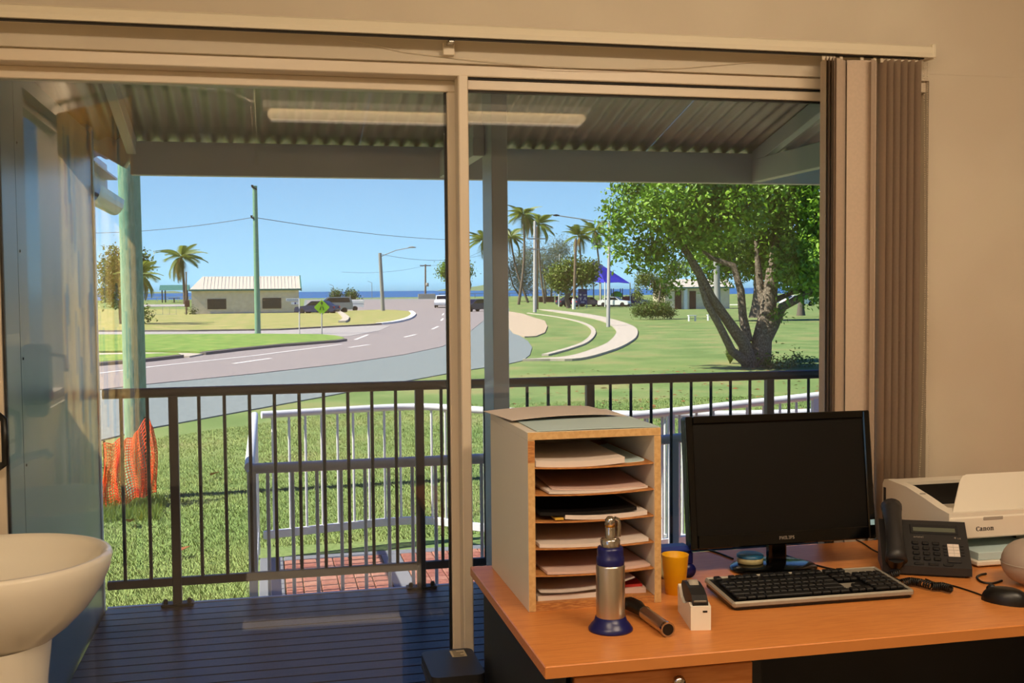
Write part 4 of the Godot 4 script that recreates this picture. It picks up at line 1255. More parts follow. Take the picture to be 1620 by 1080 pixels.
# leaves as folded diamonds scattered through blobs; the colour differs from leaf to leaf
func foliage(blobs: Array, count: int, size: float, seed_: int, spread := 1.0, slim := 0.5, tint := [Color(0.55, 0.62, 0.5), Color(1.25, 1.2, 1.0)], shell := 0.55) -> ArrayMesh:
	var r := RandomNumberGenerator.new()
	r.seed = seed_
	var v := PackedVector3Array()
	var nn := PackedVector3Array()
	var cc := PackedColorArray()
	var total := 0.0
	for b in blobs: total += b[1].x * b[1].y * b[1].z
	for b in blobs:
		var rad: Vector3 = b[1]
		var n := int(count * rad.x * rad.y * rad.z / total)
		var twigs := []
		for k in max(4, n / 14):
			var d := Vector3(r.randfn(), r.randfn(), r.randfn()).normalized()
			twigs.append(b[0] + d * rad * pow(r.randf(), shell * 0.6 + 0.05))
		for k in n:
			var q: Vector3 = twigs[r.randi() % twigs.size()] + Vector3(r.randfn(), r.randfn(), r.randfn()) * size * 1.1 * spread
			var dir := (Vector3(r.randfn(), r.randfn() - 0.1, r.randfn())).normalized()
			var side := dir.cross(Vector3(r.randfn(), r.randfn() + 1.2, r.randfn())).normalized()
			var up := side.cross(dir)
			var s := size * r.randf_range(0.7, 1.3)
			var a := q
			var tip := q + dir * s
			var m := q + dir * s * 0.5
			var l := m + side * s * slim * 0.5 + up * s * 0.08
			var rt := m - side * s * slim * 0.5 + up * s * 0.08
			var c: Color = tint[0].lerp(tint[1], r.randf())
			var n1 := (l - a).cross(tip - a).normalized()
			var n2 := (tip - a).cross(rt - a).normalized()
			if n1.dot(up) < 0: n1 = -n1
			if n2.dot(up) < 0: n2 = -n2
			for p in [a, tip, l]:
				v.append(p); nn.append(n1); cc.append(c)
			for p in [a, rt, tip]:
				v.append(p); nn.append(n2); cc.append(c)
	var arr := []
	arr.resize(Mesh.ARRAY_MAX)
	arr[Mesh.ARRAY_VERTEX] = v
	arr[Mesh.ARRAY_NORMAL] = nn
	arr[Mesh.ARRAY_COLOR] = cc
	var m := ArrayMesh.new()
	m.add_surface_from_arrays(Mesh.PRIMITIVE_TRIANGLES, arr)
	return m


var frond_mesh: ArrayMesh
var frond_dry_mesh: ArrayMesh


func make_frond(droop: float) -> ArrayMesh:
	# one metre long, growing along +x
	var st := tool()
	var rib := []
	for k in 9:
		var t := k / 8.0
		rib.append(Vector3(t * (1.0 - 0.25 * droop * t), 0.28 * t - (0.45 + 0.5 * droop) * t * t, 0))
	add_tube(st, rib, [0.018, 0.016, 0.014, 0.012, 0.010, 0.008, 0.006, 0.004, 0.002], 4, false)
	for k in range(1, 25):
		var t := 0.12 + 0.88 * k / 25.0
		var i := int(t * 8)
		var p: Vector3 = rib[min(i, 7)].lerp(rib[min(i + 1, 8)], t * 8 - i)
		var len := 0.34 * sin(PI * clampf(t * 0.85 + 0.12, 0, 1)) + 0.05
		for s in [-1, 1]:
			var tip := p + Vector3(len * 0.55, -len * (0.35 + 0.4 * droop), s * len * 0.75)
			var w := Vector3(0.02, 0, 0)
			tri(st, p - w, p + w, tip)
	return done(st)


func palm(label: String, base: Vector3, crown: Vector3, size: float, seed_: int, trunk_r := 0.16, bend := 0.0) -> void:
	if frond_mesh == null:
		frond_mesh = make_frond(0.35)
		frond_dry_mesh = make_frond(1.0)
	var t := thing("palm_tree", label, "palm tree", base, 0.0, "palms by the sea")
	var top := crown - base
	var pts := []
	var rr := []
	for k in 9:
		var u := k / 8.0
		pts.append(top * u + Vector3(bend * sin(PI * u), -0.2 if k == 0 else 0.0, 0))
		rr.append(trunk_r * lerpf(1.25, 0.75, u))
	put("trunk", tube(pts, rr, 9), M.bark_palm, t)
	var r := RandomNumberGenerator.new()
	r.seed = seed_
	for k in 26:
		var a := TAU * k / 26.0 * 5.0 + r.randf() * 0.5
		var up := r.randf_range(-0.75, 1.05)
		var s := size * r.randf_range(0.85, 1.1)
		var b := Basis(Vector3.UP, a) * Basis(Vector3.BACK, up)
		put("frond", frond_dry_mesh if up < -0.3 else frond_mesh, M.frond_dry if up < -0.45 and k % 2 else M.frond_green, t, top, b.scaled(Vector3(s, s, s)))


func tree(called: String, label: String, base: Vector3, blobs: Array, count: int, size: float, m: Material, trunk: Array, seed_: int, trunk_m: Material, tint := [Color(0.55, 0.62, 0.5), Color(1.25, 1.2, 1.0)], category := "tree", slim := 0.5, group := "") -> Node3D:
	var t := thing(called, label, category, base, 0.0, group)
	var loc := []
	for b in blobs: loc.append([b[0] - base, b[1]])
	var f := put("foliage", foliage(loc, count, size, seed_, 1.0, slim, tint), m, t)
	f.set_meta("kind", "stuff")
	for s in trunk:
		var pts := []
		for p in s[0]: pts.append(p - base)
		put("stem" if s[0].size() > 3 or trunk.size() > 1 else "trunk", tube(pts, s[1], 9), trunk_m, t)
	return t


func build_trees() -> void:
	# the spreading tree on the lawn
	var tz := -25.8
	var base: Vector3 = Vector3(12.237, -0.572, -25.567)
	var blobs := [[Vector3(8.484, 3.177, -25.200), Vector3(0.52, 0.46, 0.60)], [Vector3(9.349, 3.913, -26.500), Vector3(0.61, 0.46, 0.70)], [Vector3(9.475, 3.369, -24.600), Vector3(0.73, 0.69, 0.84)], [Vector3(11.191, 4.330, -27.200), Vector3(0.92, 0.61, 1.06)], [Vector3(8.862, 2.348, -25.600), Vector3(0.46, 0.34, 0.53)], [Vector3(9.375, 2.334, -25.200), Vector3(0.52, 0.40, 0.60)], [Vector3(8.581, 2.830, -26.500), Vector3(0.28, 0.28, 0.32)], [Vector3(10.937, 3.381, -24.600), Vector3(0.92, 0.77, 1.06)], [Vector3(12.457, 4.684, -27.200), Vector3(1.07, 0.69, 1.23)], [Vector3(12.766, 3.951, -25.600), Vector3(0.92, 0.84, 1.06)], [Vector3(13.610, 3.447, -25.200), Vector3(0.92, 1.07, 1.06)], [Vector3(13.037, 2.708, -26.500), Vector3(0.73, 0.61, 0.84)], [Vector3(13.036, 1.997, -24.600), Vector3(0.77, 0.69, 0.88)], [Vector3(11.731, 2.570, -27.200), Vector3(0.61, 0.46, 0.70)], [Vector3(9.856, 1.717, -25.600), Vector3(0.40, 0.24, 0.46)], [Vector3(14.498, 2.650, -25.200), Vector3(0.92, 1.07, 1.06)], [Vector3(13.392, 5.202, -26.500), Vector3(1.22, 0.77, 1.41)], [Vector3(10.121, 4.735, -24.600), Vector3(0.84, 0.61, 0.97)], [Vector3(12.644, 2.060, -27.200), Vector3(0.40, 0.34, 0.46)], [Vector3(14.195, 1.363, -25.600), Vector3(0.61, 0.37, 0.70)], [Vector3(10.118, 2.877, -25.200), Vector3(0.61, 0.52, 0.70)]]
	var stems := [
		[[Vector3(12.349, -0.656, -25.800), Vector3(12.435, 0.077, -25.800), Vector3(12.658, 0.887, -25.900), Vector3(12.829, 1.867, -26.000), Vector3(13.158, 3.024, -26.200), Vector3(13.384, 4.187, -26.300)], [0.32, 0.26, 0.21, 0.17, 0.12, 0.06]],
		[[Vector3(12.055, -0.561, -25.700), Vector3(11.869, 0.016, -25.600), Vector3(11.339, 0.670, -25.500), Vector3(10.870, 1.234, -25.400), Vector3(10.491, 1.866, -25.300), Vector3(10.001, 2.566, -25.200), Vector3(9.699, 3.101, -25.100)], [0.22, 0.17, 0.13, 0.12, 0.11, 0.08, 0.04]],
		[[Vector3(11.904, -0.421, -25.600), Vector3(11.477, -0.132, -25.500), Vector3(11.091, 0.518, -25.400), Vector3(10.709, 1.078, -25.300), Vector3(10.491, 1.709, -25.300)], [0.14, 0.11, 0.095, 0.085, 0.05]],
		[[Vector3(12.049, 0.084, -25.800), Vector3(12.000, 0.730, -26.000), Vector3(11.992, 1.383, -26.100), Vector3(11.826, 2.039, -26.200), Vector3(11.255, 2.240, -26.300), Vector3(10.993, 2.452, -26.300)], [0.14, 0.11, 0.10, 0.085, 0.06, 0.03]],
		[[Vector3(12.435, -0.005, -25.800), Vector3(12.685, 0.483, -25.700), Vector3(12.916, 0.969, -25.600), Vector3(13.393, 1.208, -25.500), Vector3(13.960, 1.528, -25.500), Vector3(14.494, 2.176, -25.500)], [0.20, 0.17, 0.12, 0.09, 0.08, 0.05]],
		[[Vector3(12.606, 0.724, -25.900), Vector3(12.559, 1.296, -26.100), Vector3(12.535, 1.872, -26.200), Vector3(12.462, 2.694, -26.200)], [0.13, 0.11, 0.09, 0.05]],
		[[Vector3(12.786, 1.131, -25.800), Vector3(13.421, 1.337, -26.000), Vector3(14.107, 1.448, -26.100)], [0.08, 0.06, 0.04]],
	]
	tree("spreading_tree", "large leafy tree with several grey stems spreading over the lawn", base, blobs, 52000, 0.135, M.leaf_big, stems, 11, M.bark, [Color(0.35, 0.5, 0.4), Color(1.15, 1.2, 1.0)], "tree", 0.55)
	var sapling := thing("strappy_plant", "young bright green strappy plant at the foot of the spreading tree", "plant", Vector3(12.186, -0.579, -27.196))
	var lf := tool()
	for i in 44:
		var a := i * 2.4
		var d := Vector3(cos(a), 0, sin(a))
		var l := 0.3 + 0.35 * fmod(i * 0.37, 1.0)
		d = d * (0.4 + 0.9 * fmod(i * 0.61, 1.0))
		var w := d.cross(Vector3.UP).normalized() * 0.013
		var m1 := d * l * 0.45 + Vector3(0, l * 0.7, 0)
		var tip := d * l + Vector3(0, l * 0.65, 0)
		tri(lf, -w, w, m1 + w); tri(lf, -w, m1 + w, m1 - w); tri(lf, m1 - w, m1 + w, tip)
	put("leaves", done(lf), M.frond_green, sapling)
	tree("low_shrub", "low dark shrub on the ground right of the spreading tree", Vector3(12.865, -0.570, -25.077), [[Vector3(12.470, -0.570, -24.980) + Vector3(0, 0.1, 0), Vector3(0.35, 0.22, 0.4)], [Vector3(13.303, -0.572, -25.415) + Vector3(0, 0.15, 0), Vector3(0.5, 0.22, 0.5)], [Vector3(12.181, -0.570, -25.090) + Vector3(0, 0.12, 0), Vector3(0.3, 0.2, 0.3)]], 900, 0.07, M.leaf_bush, [], 15, M.bark, [Color(0.35, 0.45, 0.4), Color(0.9, 0.9, 0.8)], "shrub")
	tree("leafy_shoot", "leafy shoot sprouting from the tree trunk", Vector3(12.586, 0.733, -25.500), [[Vector3(12.641, 0.766, -25.400), Vector3(0.2, 0.12, 0.15)], [Vector3(12.539, -0.230, -25.400), Vector3(0.1, 0.16, 0.1)]], 120, 0.11, M.leaf_big, [], 16, M.bark, [Color(0.35, 0.5, 0.4), Color(0.8, 0.9, 0.7)], "shrub")
	# bush and vine-covered tree by the footpath
	var bz := -74.0
	tree("leafy_bush", "rounded green bush at the far end of the lawn", Vector3(28.888, -0.783, -78.372), [[Vector3(26.174, -0.143, -74.000), Vector3(0.55, 0.35, 0.6)], [Vector3(27.038, -0.017, -74.000), Vector3(0.65, 0.5, 0.7)], [Vector3(27.906, -0.028, -74.000), Vector3(0.65, 0.5, 0.7)], [Vector3(28.486, -0.264, -74.000), Vector3(0.3, 0.35, 0.4)]], 6000, 0.15, M.leaf_bush, [], 21, M.bark, [Color(0.5, 0.55, 0.5), Color(1.3, 1.2, 1.0)], "bush", 0.4)
	tree("vine_tree", "slim olive green tree growing out of the leafy bush", Vector3(32.407, -0.817, -86.843), [[Vector3(28.140, 1.525, -75.000), Vector3(0.6, 0.95, 0.6)], [Vector3(26.923, 2.225, -75.000), Vector3(0.7, 0.6, 0.6)], [Vector3(26.338, 1.080, -75.000), Vector3(0.3, 0.7, 0.3)], [Vector3(29.369, 2.903, -75.000), Vector3(0.9, 0.5, 0.6)]], 6500, 0.15, M.leaf_mid, [[[Vector3(27.615, -0.526, -74.000), Vector3(27.666, 0.841, -74.000), Vector3(27.814, 1.979, -74.000)], [0.1, 0.08, 0.05]]], 22, M.bark)
	# yellow-green tree before the sail
	var yz := -138.0
	tree("rounded_tree", "yellow-green rounded tree standing in front of the blue sail", Vector3(39.672, -1.033, -140.821), [[Vector3(37.610, 3.190, -138.000), Vector3(1.5, 1.6, 1.5)], [Vector3(39.427, 3.762, -138.000), Vector3(1.6, 1.7, 1.6)], [Vector3(41.424, 3.585, -138.000), Vector3(1.4, 1.5, 1.4)], [Vector3(38.291, 1.939, -138.000), Vector3(1.1, 0.8, 1.1)], [Vector3(42.299, 3.915, -138.000), Vector3(0.9, 1.0, 0.9)]], 8000, 0.38, M.leaf_mid, [[[Vector3(38.964, -0.984, -138.000), Vector3(38.626, 0.270, -138.000), Vector3(38.806, 1.435, -138.000), Vector3(37.950, 2.523, -138.000)], [0.34, 0.28, 0.2, 0.1]], [[Vector3(38.712, 0.269, -138.000), Vector3(39.411, 1.263, -138.000), Vector3(40.546, 2.255, -138.000), Vector3(41.248, 3.252, -138.000)], [0.2, 0.16, 0.12, 0.06]]], 23, M.bark_grey, [Color(0.55, 0.6, 0.45), Color(1.5, 1.3, 1.0)])
	# tree standing by the road, behind the door frame
	var rz := -190.0
	tree("road_tree", "small dark-trunked tree by the road behind the door frame", on_ground(35.100, rz), [[Vector3(31.401, 4.965, -190.000), Vector3(1.5, 1.5, 1.5)], [Vector3(33.324, 4.509, -190.000), Vector3(1.6, 1.7, 1.6)], [Vector3(34.810, 4.950, -190.000), Vector3(0.9, 1.5, 0.9)], [Vector3(34.554, 2.484, -190.000), Vector3(0.6, 0.4, 0.6)]], 6000, 0.4, M.leaf_big, [[[Vector3(35.097, -0.104, -190.000), Vector3(35.111, 1.132, -190.000), Vector3(35.468, 2.477, -190.000), Vector3(35.252, 3.601, -190.000)], [0.36, 0.3, 0.26, 0.16]], [[Vector3(33.500, -0.087, -190.000), Vector3(33.516, 1.371, -190.000), Vector3(33.314, 3.613, -190.000)], [0.3, 0.24, 0.16]]], 24, M.bark_grey, [Color(0.4, 0.5, 0.4), Color(1.1, 1.1, 0.9)])
	# casuarinas, wispy grey green
	var cz := -186.0
	tree("wispy_tree", "wispy grey-green tree between the palms", on_ground(43.289, cz), [[Vector3(42.761, 4.614, -186.000), Vector3(1.9, 2.6, 1.6)], [Vector3(44.717, 6.270, -186.000), Vector3(1.8, 3.0, 1.6)], [Vector3(45.030, 2.601, -186.000), Vector3(2.0, 1.6, 1.6)]], 4200, 0.6, M.leaf_grey, [[[Vector3(43.515, -0.500, -186.000), Vector3(43.536, 1.834, -186.000), Vector3(44.245, 4.607, -186.000), Vector3(44.726, 7.380, -186.000)], [0.22, 0.18, 0.12, 0.05]], [[Vector3(43.750, 0.165, -186.000), Vector3(42.398, 2.176, -186.000), Vector3(41.735, 4.398, -186.000), Vector3(41.411, 6.280, -186.000)], [0.16, 0.14, 0.1, 0.04]]], 25, M.bark_grey, [Color(0.55, 0.6, 0.6), Color(1.2, 1.15, 1.1)], "tree", 0.16)
	tree("wispy_tree", "broad wispy grey-green tree behind the grey power pole", on_ground(50.701, -196.0), [[Vector3(50.519, 5.955, -197.000), Vector3(2.2, 3.4, 1.8)], [Vector3(52.979, 7.721, -197.000), Vector3(2.0, 3.0, 1.8)], [Vector3(51.964, 2.993, -197.000), Vector3(2.6, 1.8, 1.6)], [Vector3(54.831, 8.902, -197.000), Vector3(1.6, 2.2, 1.5)]], 5600, 0.6, M.leaf_grey, [[[Vector3(50.942, -0.661, -196.000), Vector3(50.722, 2.403, -196.000), Vector3(50.263, 5.933, -196.000), Vector3(49.917, 8.280, -196.000)], [0.22, 0.18, 0.12, 0.05]], [[Vector3(51.919, -0.435, -196.000), Vector3(52.062, 2.393, -196.000), Vector3(52.698, 5.924, -196.000), Vector3(52.959, 8.277, -196.000)], [0.2, 0.16, 0.12, 0.05]]], 26, M.bark_grey, [Color(0.55, 0.6, 0.6), Color(1.2, 1.15, 1.1)], "tree", 0.16)
	# palms
	var pz := -170.0
	palm("tall palm with a leaning trunk right of the verandah post", on_ground(38.394, -165), Vector3(39.325, 13.096, -165.000), 3.3, 1, 0.19, 0.5)
	palm("palm with hanging fronds behind the grey power pole", on_ground(43.972, pz), Vector3(43.015, 11.843, -170.000), 3.2, 2, 0.17, -0.3)
	palm("palm half hidden by the right edge of the verandah post", on_ground(42.691, -176), Vector3(39.759, 10.099, -176.000), 3.0, 3, 0.17, -0.5)
	palm("palm half hidden by the left edge of the verandah post", on_ground(37.971, -185), Vector3(36.845, 10.094, -185.000), 3.2, 4, 0.17, 0.2)
	palm("palm above the brown timber pole", on_ground(47.396, -160), Vector3(46.852, 9.528, -160.000), 2.7, 5, 0.15, 0.1)
	palm("palm behind the long-armed street light", on_ground(55.258, -176), Vector3(54.316, 11.192, -176.000), 3.1, 6, 0.16, 0.3)
	palm("palm left of the shed above the teal shelter", on_ground(-13.380, -190), Vector3(-13.726, 7.397, -190.000), 4.1, 7, 0.22, 0.1)
	palm("low palm right of the thick green pole", on_ground(-8.212, -76), Vector3(-8.182, 2.623, -76.000), 1.7, 8, 0.12, 0.0)
	# tree behind the green pole
	tree("yard_tree", "yellow-green tree behind the thick green pole", Vector3(-10.700, -0.813, -85.625), [[Vector3(-10.410, 2.958, -80.000), Vector3(0.9, 1.5, 0.9)], [Vector3(-9.484, 3.174, -80.000), Vector3(1.2, 1.6, 1.0)], [Vector3(-8.464, 3.612, -80.000), Vector3(0.55, 0.8, 0.6)], [Vector3(-10.364, 1.417, -80.000), Vector3(0.8, 0.8, 0.8)], [Vector3(-8.253, 0.103, -78.000), Vector3(0.5, 0.6, 0.5)]], 7000, 0.24, M.leaf_mid, [[[Vector3(-9.913, -0.665, -80.000), Vector3(-9.963, 0.751, -80.000), Vector3(-9.710, 2.514, -80.000)], [0.16, 0.13, 0.08]]], 27, M.bark_grey, [Color(0.5, 0.55, 0.4), Color(1.5, 1.25, 1.0)])
	# beach shrubs
	for a in [[Vector3(13.414, 0.584, -215.000), "beach shrub above the parked cars", 61], [Vector3(16.365, 0.617, -215.000), "rounded beach shrub right of the tiny lamp post", 62]]:
		var c: Vector3 = a[0]
		tree("beach_shrub", a[1], on_ground(c.x, -215), [[c, Vector3(1.0, 0.8, 0.9)]], 900, 0.4, M.leaf_bush, [], a[2], M.bark, [Color(0.4, 0.5, 0.45), Color(1, 1, 0.9)], "shrub")
	tree("wall_shrub", "small bush at the left corner of the cream shed", on_ground(Vector3(-7.578, -0.830, -120.000).x, -120), [[Vector3(-7.703, -0.627, -120.000), Vector3(0.6, 0.45, 0.4)]], 200, 0.2, M.leaf_bush, [], 40, M.bark, [Color(0.4, 0.4, 0.35), Color(0.9, 0.75, 0.7)], "shrub")
	# far shade trees at the right
	tree("shade_tree", "broad dark shade tree with a flared trunk beyond the spreading tree", on_ground(Vector3(31.582, -0.408, -66.000).x, -66), [[Vector3(31.597, 3.776, -67.000), Vector3(2.6, 1.9, 2.2)], [Vector3(34.345, 3.350, -67.000), Vector3(2.6, 1.8, 2.2)], [Vector3(28.895, 3.155, -67.000), Vector3(1.9, 1.5, 1.6)]], 12000, 0.28, M.leaf_big, [[[Vector3(31.447, -0.490, -66.000), Vector3(31.446, 0.217, -66.000), Vector3(31.534, 1.255, -66.000), Vector3(31.485, 2.913, -66.000)], [0.55, 0.36, 0.28, 0.2]]], 28, M.bark_grey, [Color(0.3, 0.42, 0.35), Color(0.8, 0.85, 0.7)])
	tree("shade_tree", "shade tree with a pale trunk beyond the right-hand branch", on_ground(Vector3(38.820, -0.588, -74.000).x, -74), [[Vector3(39.731, 2.838, -74.000), Vector3(1.8, 1.5, 1.8)], [Vector3(42.587, 2.826, -74.000), Vector3(2.4, 1.7, 2.0)]], 8000, 0.28, M.leaf_big, [[[Vector3(38.820, -0.635, -74.000), Vector3(38.818, 0.024, -74.000), Vector3(38.966, 1.433, -74.000)], [0.34, 0.24, 0.18]]], 29, M.bark_grey, [Color(0.3, 0.42, 0.35), Color(0.8, 0.85, 0.7)])


# ---------------------------------------------------------------- the blind

func build_blind() -> void:
	var t := thing("vertical_blind", "cream vertical blind drawn back to the right of the doors", "blind", Vector3(0, 2.13, -2.885))
	var st := tool()
	add_prism(st, [Vector2(-0.024, 0.0), Vector2(0.024, 0.0), Vector2(0.026, 0.012), Vector2(0.022, 0.030), Vector2(0.012, 0.037), Vector2(-0.024, 0.037)], -1.4, 1.918, Transform3D(Basis(Vector3(0, 0, 1), Vector3(0, 1, 0), Vector3(1, 0, 0)), Vector3.ZERO))
	put("head_rail", done(st), M.track_white, t)
	put("rail_slot", slab(Vector3(-1.4, -0.003, -0.006), Vector3(1.90, 0.001, 0.012)), M.frame_dark, t)
	put("end_cap", slab(Vector3(1.918, -0.003, -0.027), Vector3(1.932, 0.040, 0.028), 0.004), M.track_white, t)
	for x in [0.495, -0.74]:
		put("bracket", slab(Vector3(x - 0.016, -0.034, -0.064), Vector3(x + 0.016, 0.0, -0.045), 0.002), M.bead, t)
		put("bracket_tongue", slab(Vector3(x - 0.008, -0.010, -0.045), Vector3(x + 0.008, 0.001, 0.0), 0.002), M.chrome, t)
	# slats: where along the rail, and how far turned from facing the room
	var slat := tool(true)
	var n := 6
	var drop := 2.07
	for k in n:
		var a0 := lerpf(-0.0445, 0.0445, k / float(n))
		var a1 := lerpf(-0.0445, 0.0445, (k + 1) / float(n))
		var b0 := 0.004 * (1.0 - pow(a0 / 0.0445, 2))
		var b1 := 0.004 * (1.0 - pow(a1 / 0.0445, 2))
		face(slat, [Vector3(a0, -0.012, b0), Vector3(a1, -0.012, b1), Vector3(a1, -drop, b1), Vector3(a0, -drop, b0)], Vector3(0, -1, -5))
		face(slat, [Vector3(a0, -0.012, b0 - 0.0006), Vector3(a1, -0.012, b1 - 0.0006), Vector3(a1, -drop, b1 - 0.0006), Vector3(a0, -drop, b0 - 0.0006)], Vector3(0, -1, 5))
	var sm := done(slat)
	var hook := slab(Vector3(-0.005, -0.016, -0.002), Vector3(0.005, 0.002, 0.002))
	var plan := []
	for k in 4: plan.append([1.582 + k * 0.0105, 72.0])
	plan.append([1.637, 36.0])
	plan.append([1.704, -6.0])
	plan.append([1.745, 48.0])
	for k in 11: plan.append([1.769 + k * 0.0112, 76.0 + 13.0 * (k % 2)])
	for p in plan:
		put("slat", sm, M.blind_fabric, t, Vector3(p[0], 0, 0), Basis(Vector3.UP, deg_to_rad(p[1])))
		put("hook", hook, M.bead, t, Vector3(p[0], 0, 0))
	# bead chain and cord
	for c in [[[Vector3(1.917, 2.121, -2.900), Vector3(1.922, 1.841, -2.900), Vector3(1.928, 1.522, -2.900), Vector3(1.926, 1.256, -2.900), Vector3(1.920, 1.027, -2.900), Vector3(1.915, 0.903, -2.900), Vector3(1.918, 0.603, -2.900)], 0], [[Vector3(1.941, 2.126, -2.920), Vector3(1.949, 1.560, -2.920), Vector3(1.952, 1.255, -2.920), Vector3(1.943, 1.101, -2.920), Vector3(1.960, 0.975, -2.920), Vector3(1.959, 0.869, -2.920)], 1]]:
		var pts: Array = c[0]
		var bs := tool()
		for i in pts.size() - 1:
			var a: Vector3 = pts[i] - t.position
			var b: Vector3 = pts[i + 1] - t.position
			var count := int((b - a).length() / 0.0065)
			for k in count:
				var q := a.lerp(b, float(k) / count)
				var e := 0.0021
				for sx in [-1, 1]:
					for sz in [-1, 1]:
						face(bs, [q + Vector3(sx * e, 0, 0), q + Vector3(0, e, 0), q + Vector3(0, 0, sz * e)], q)
						face(bs, [q + Vector3(sx * e, 0, 0), q - Vector3(0, e, 0), q + Vector3(0, 0, sz * e)], q)
		put("bead_chain", done(bs), M.bead, t)
	var cord: Array = [Vector3(0.216, 2.130, -2.943), Vector3(0.376, 2.103, -2.943), Vector3(0.549, 2.089, -2.943), Vector3(0.786, 2.076, -2.943), Vector3(0.983, 2.079, -2.943), Vector3(1.173, 2.089, -2.943), Vector3(1.432, 2.119, -2.943), Vector3(1.587, 2.141, -2.943)]
	for i in cord.size(): cord[i] -= t.position
	put("loose_cord", tube(cord, 0.0009, 5), M.bead, t)


# ---------------------------------------------------------------- basin, soap and curtain

func build_wash_corner() -> void:
	var b := thing("wash_basin", "white porcelain pedestal wash basin beside the glass door", "basin", Vector3(-0.635, 0, -2.685))
	var outer := [Vector2(0.105, 0.62), Vector2(0.13, 0.655), Vector2(0.17, 0.685), Vector2(0.215, 0.73), Vector2(0.245, 0.775), Vector2(0.262, 0.815), Vector2(0.268, 0.845), Vector2(0.264, 0.853), Vector2(0.254, 0.855), Vector2(0.243, 0.845), Vector2(0.225, 0.80), Vector2(0.19, 0.755), Vector2(0.12, 0.725), Vector2(0.03, 0.715), Vector2(0.0, 0.715)]
	put("bowl", lathe(outer, 56, Vector2(1.0, 0.96)), M.porcelain, b)
	put("pedestal", lathe([Vector2(0.0, 0.0), Vector2(0.15, 0.0), Vector2(0.14, 0.05), Vector2(0.118, 0.2), Vector2(0.112, 0.4), Vector2(0.118, 0.56), Vector2(0.13, 0.66)], 32, Vector2(1, 1.1)), M.porcelain, b)
	put("wall_shelf", slab(Vector3(-0.315, 0.74, -0.20), Vector3(-0.19, 0.85, 0.20), 0.02), M.porcelain, b)
	put("drain", lathe([Vector2(0.022, 0.716), Vector2(0.022, 0.720), Vector2(0.0, 0.720)], 16), M.chrome, b)
	var tp := thing("mixer_tap", "chrome lever mixer tap on the basin, seen reflected in the glass", "tap", Vector3(-0.80, 0.85, -2.62))
	put("body", lathe([Vector2(0.0, 0.0), Vector2(0.026, 0.0), Vector2(0.024, 0.01), Vector2(0.022, 0.11), Vector2(0.0, 0.112)], 18), M.chrome, tp)
	put("lever", lathe([Vector2(0.0, 0.112), Vector2(0.027, 0.113), Vector2(0.028, 0.145), Vector2(0.018, 0.16), Vector2(0, 0.163)], 18), M.chrome, tp)
	put("lever_arm", tube([Vector3(0, 0.155, 0), Vector3(0.06, 0.175, 0)], 0.006, 8), M.chrome, tp)
	put("spout", tube([Vector3(0.01, 0.085, 0), Vector3(0.08, 0.12, 0), Vector3(0.145, 0.135, 0), Vector3(0.16, 0.118, 0)], [0.016, 0.014, 0.013, 0.012], 12), M.chrome, tp)
	# splashback tiles on the side wall
	var sp := thing("splashback", "pale tiled splashback on the wall behind the basin", "splashback", Vector3(-0.95, 0.86, -2.9))
	var tile := box(Vector3(0.008, 0.147, 0.147), 0.002)
	for i in 3:
		for k in 9:
			put("tile", tile, M.tile, sp, Vector3(0.004, 0.075 + i * 0.15, 0.08 + k * 0.15))
	var d := thing("soap_dispenser", "grey wall soap dispenser with a long elbow lever", "dispenser", Vector3(-0.95, 1.02, -1.45))
	put("case", slab(Vector3(0, 0, -0.055), Vector3(0.10, 0.24, 0.055), 0.015), M.dark_plastic, d)
	put("bottle", slab(Vector3(0.012, -0.05, -0.045), Vector3(0.09, 0.01, 0.045), 0.012), M.printer_shade, d)
	put("elbow_lever", tube([Vector3(0.10, 0.20, 0), Vector3(0.16, 0.19, -0.03), Vector3(0.18, 0.14, -0.12)], 0.008, 8), M.brass, d)
	put("label_strip", slab(Vector3(0.1, 0.02, -0.04), Vector3(0.102, 0.05, 0.04)), M.red_print, d)
	# privacy curtain with a printed pattern, gathered against the side wall
	var c := thing("privacy_curtain", "gathered yellow printed privacy curtain reflected in the glass door", "curtain", Vector3(-0.745, 0, -0.92))
	var img := Image.create(512, 1024, false, Image.FORMAT_RGB8)
	img.fill(Color(0.97, 0.84, 0.57))
	var r := RandomNumberGenerator.new()
	r.seed = 8
	for k in 46:
		var w := r.randi_range(26, 60)
		var h := r.randi_range(60, 170)
		var q := Vector2i(r.randi_range(0, 480), r.randi_range(0, 960))
		img.fill_rect(Rect2i(q, Vector2i(w, h)), [Color(0.46, 0.50, 0.56), Color(0.80, 0.56, 0.25), Color(0.93, 0.78, 0.52), Color(0.55, 0.58, 0.60)][k % 4])
	for k in 14:  # bamboo stems and leaves
		var x := r.randi_range(10, 500)
		var y0 := r.randi_range(0, 800)
		img.fill_rect(Rect2i(x, y0, 6, 200), Color(0.22, 0.18, 0.13))
		for j in 5:
			for s in 22:
				img.fill_rect(Rect2i(clampi(x + s * (1 if j % 2 else -1), 0, 509), clampi(y0 + j * 38 + s / 2, 0, 1020), 3, 3), Color(0.28, 0.22, 0.15))
	var cm := mat("curtain_print", Color.WHITE, 0.9)
	cm.albedo_texture = ImageTexture.create_from_image(img)
	cm.backlight_enabled = true
	cm.backlight = Color(0.5, 0.4, 0.25)
	var st := tool(true)
	var cols := 90
	var fold := func(u: float) -> Vector3: return Vector3(lerpf(-0.19, 0.20, u), 0, 0.25 - 0.50 * u + 0.006 * sin(u * 44.0) + 0.008 * sin(u * 17.0))
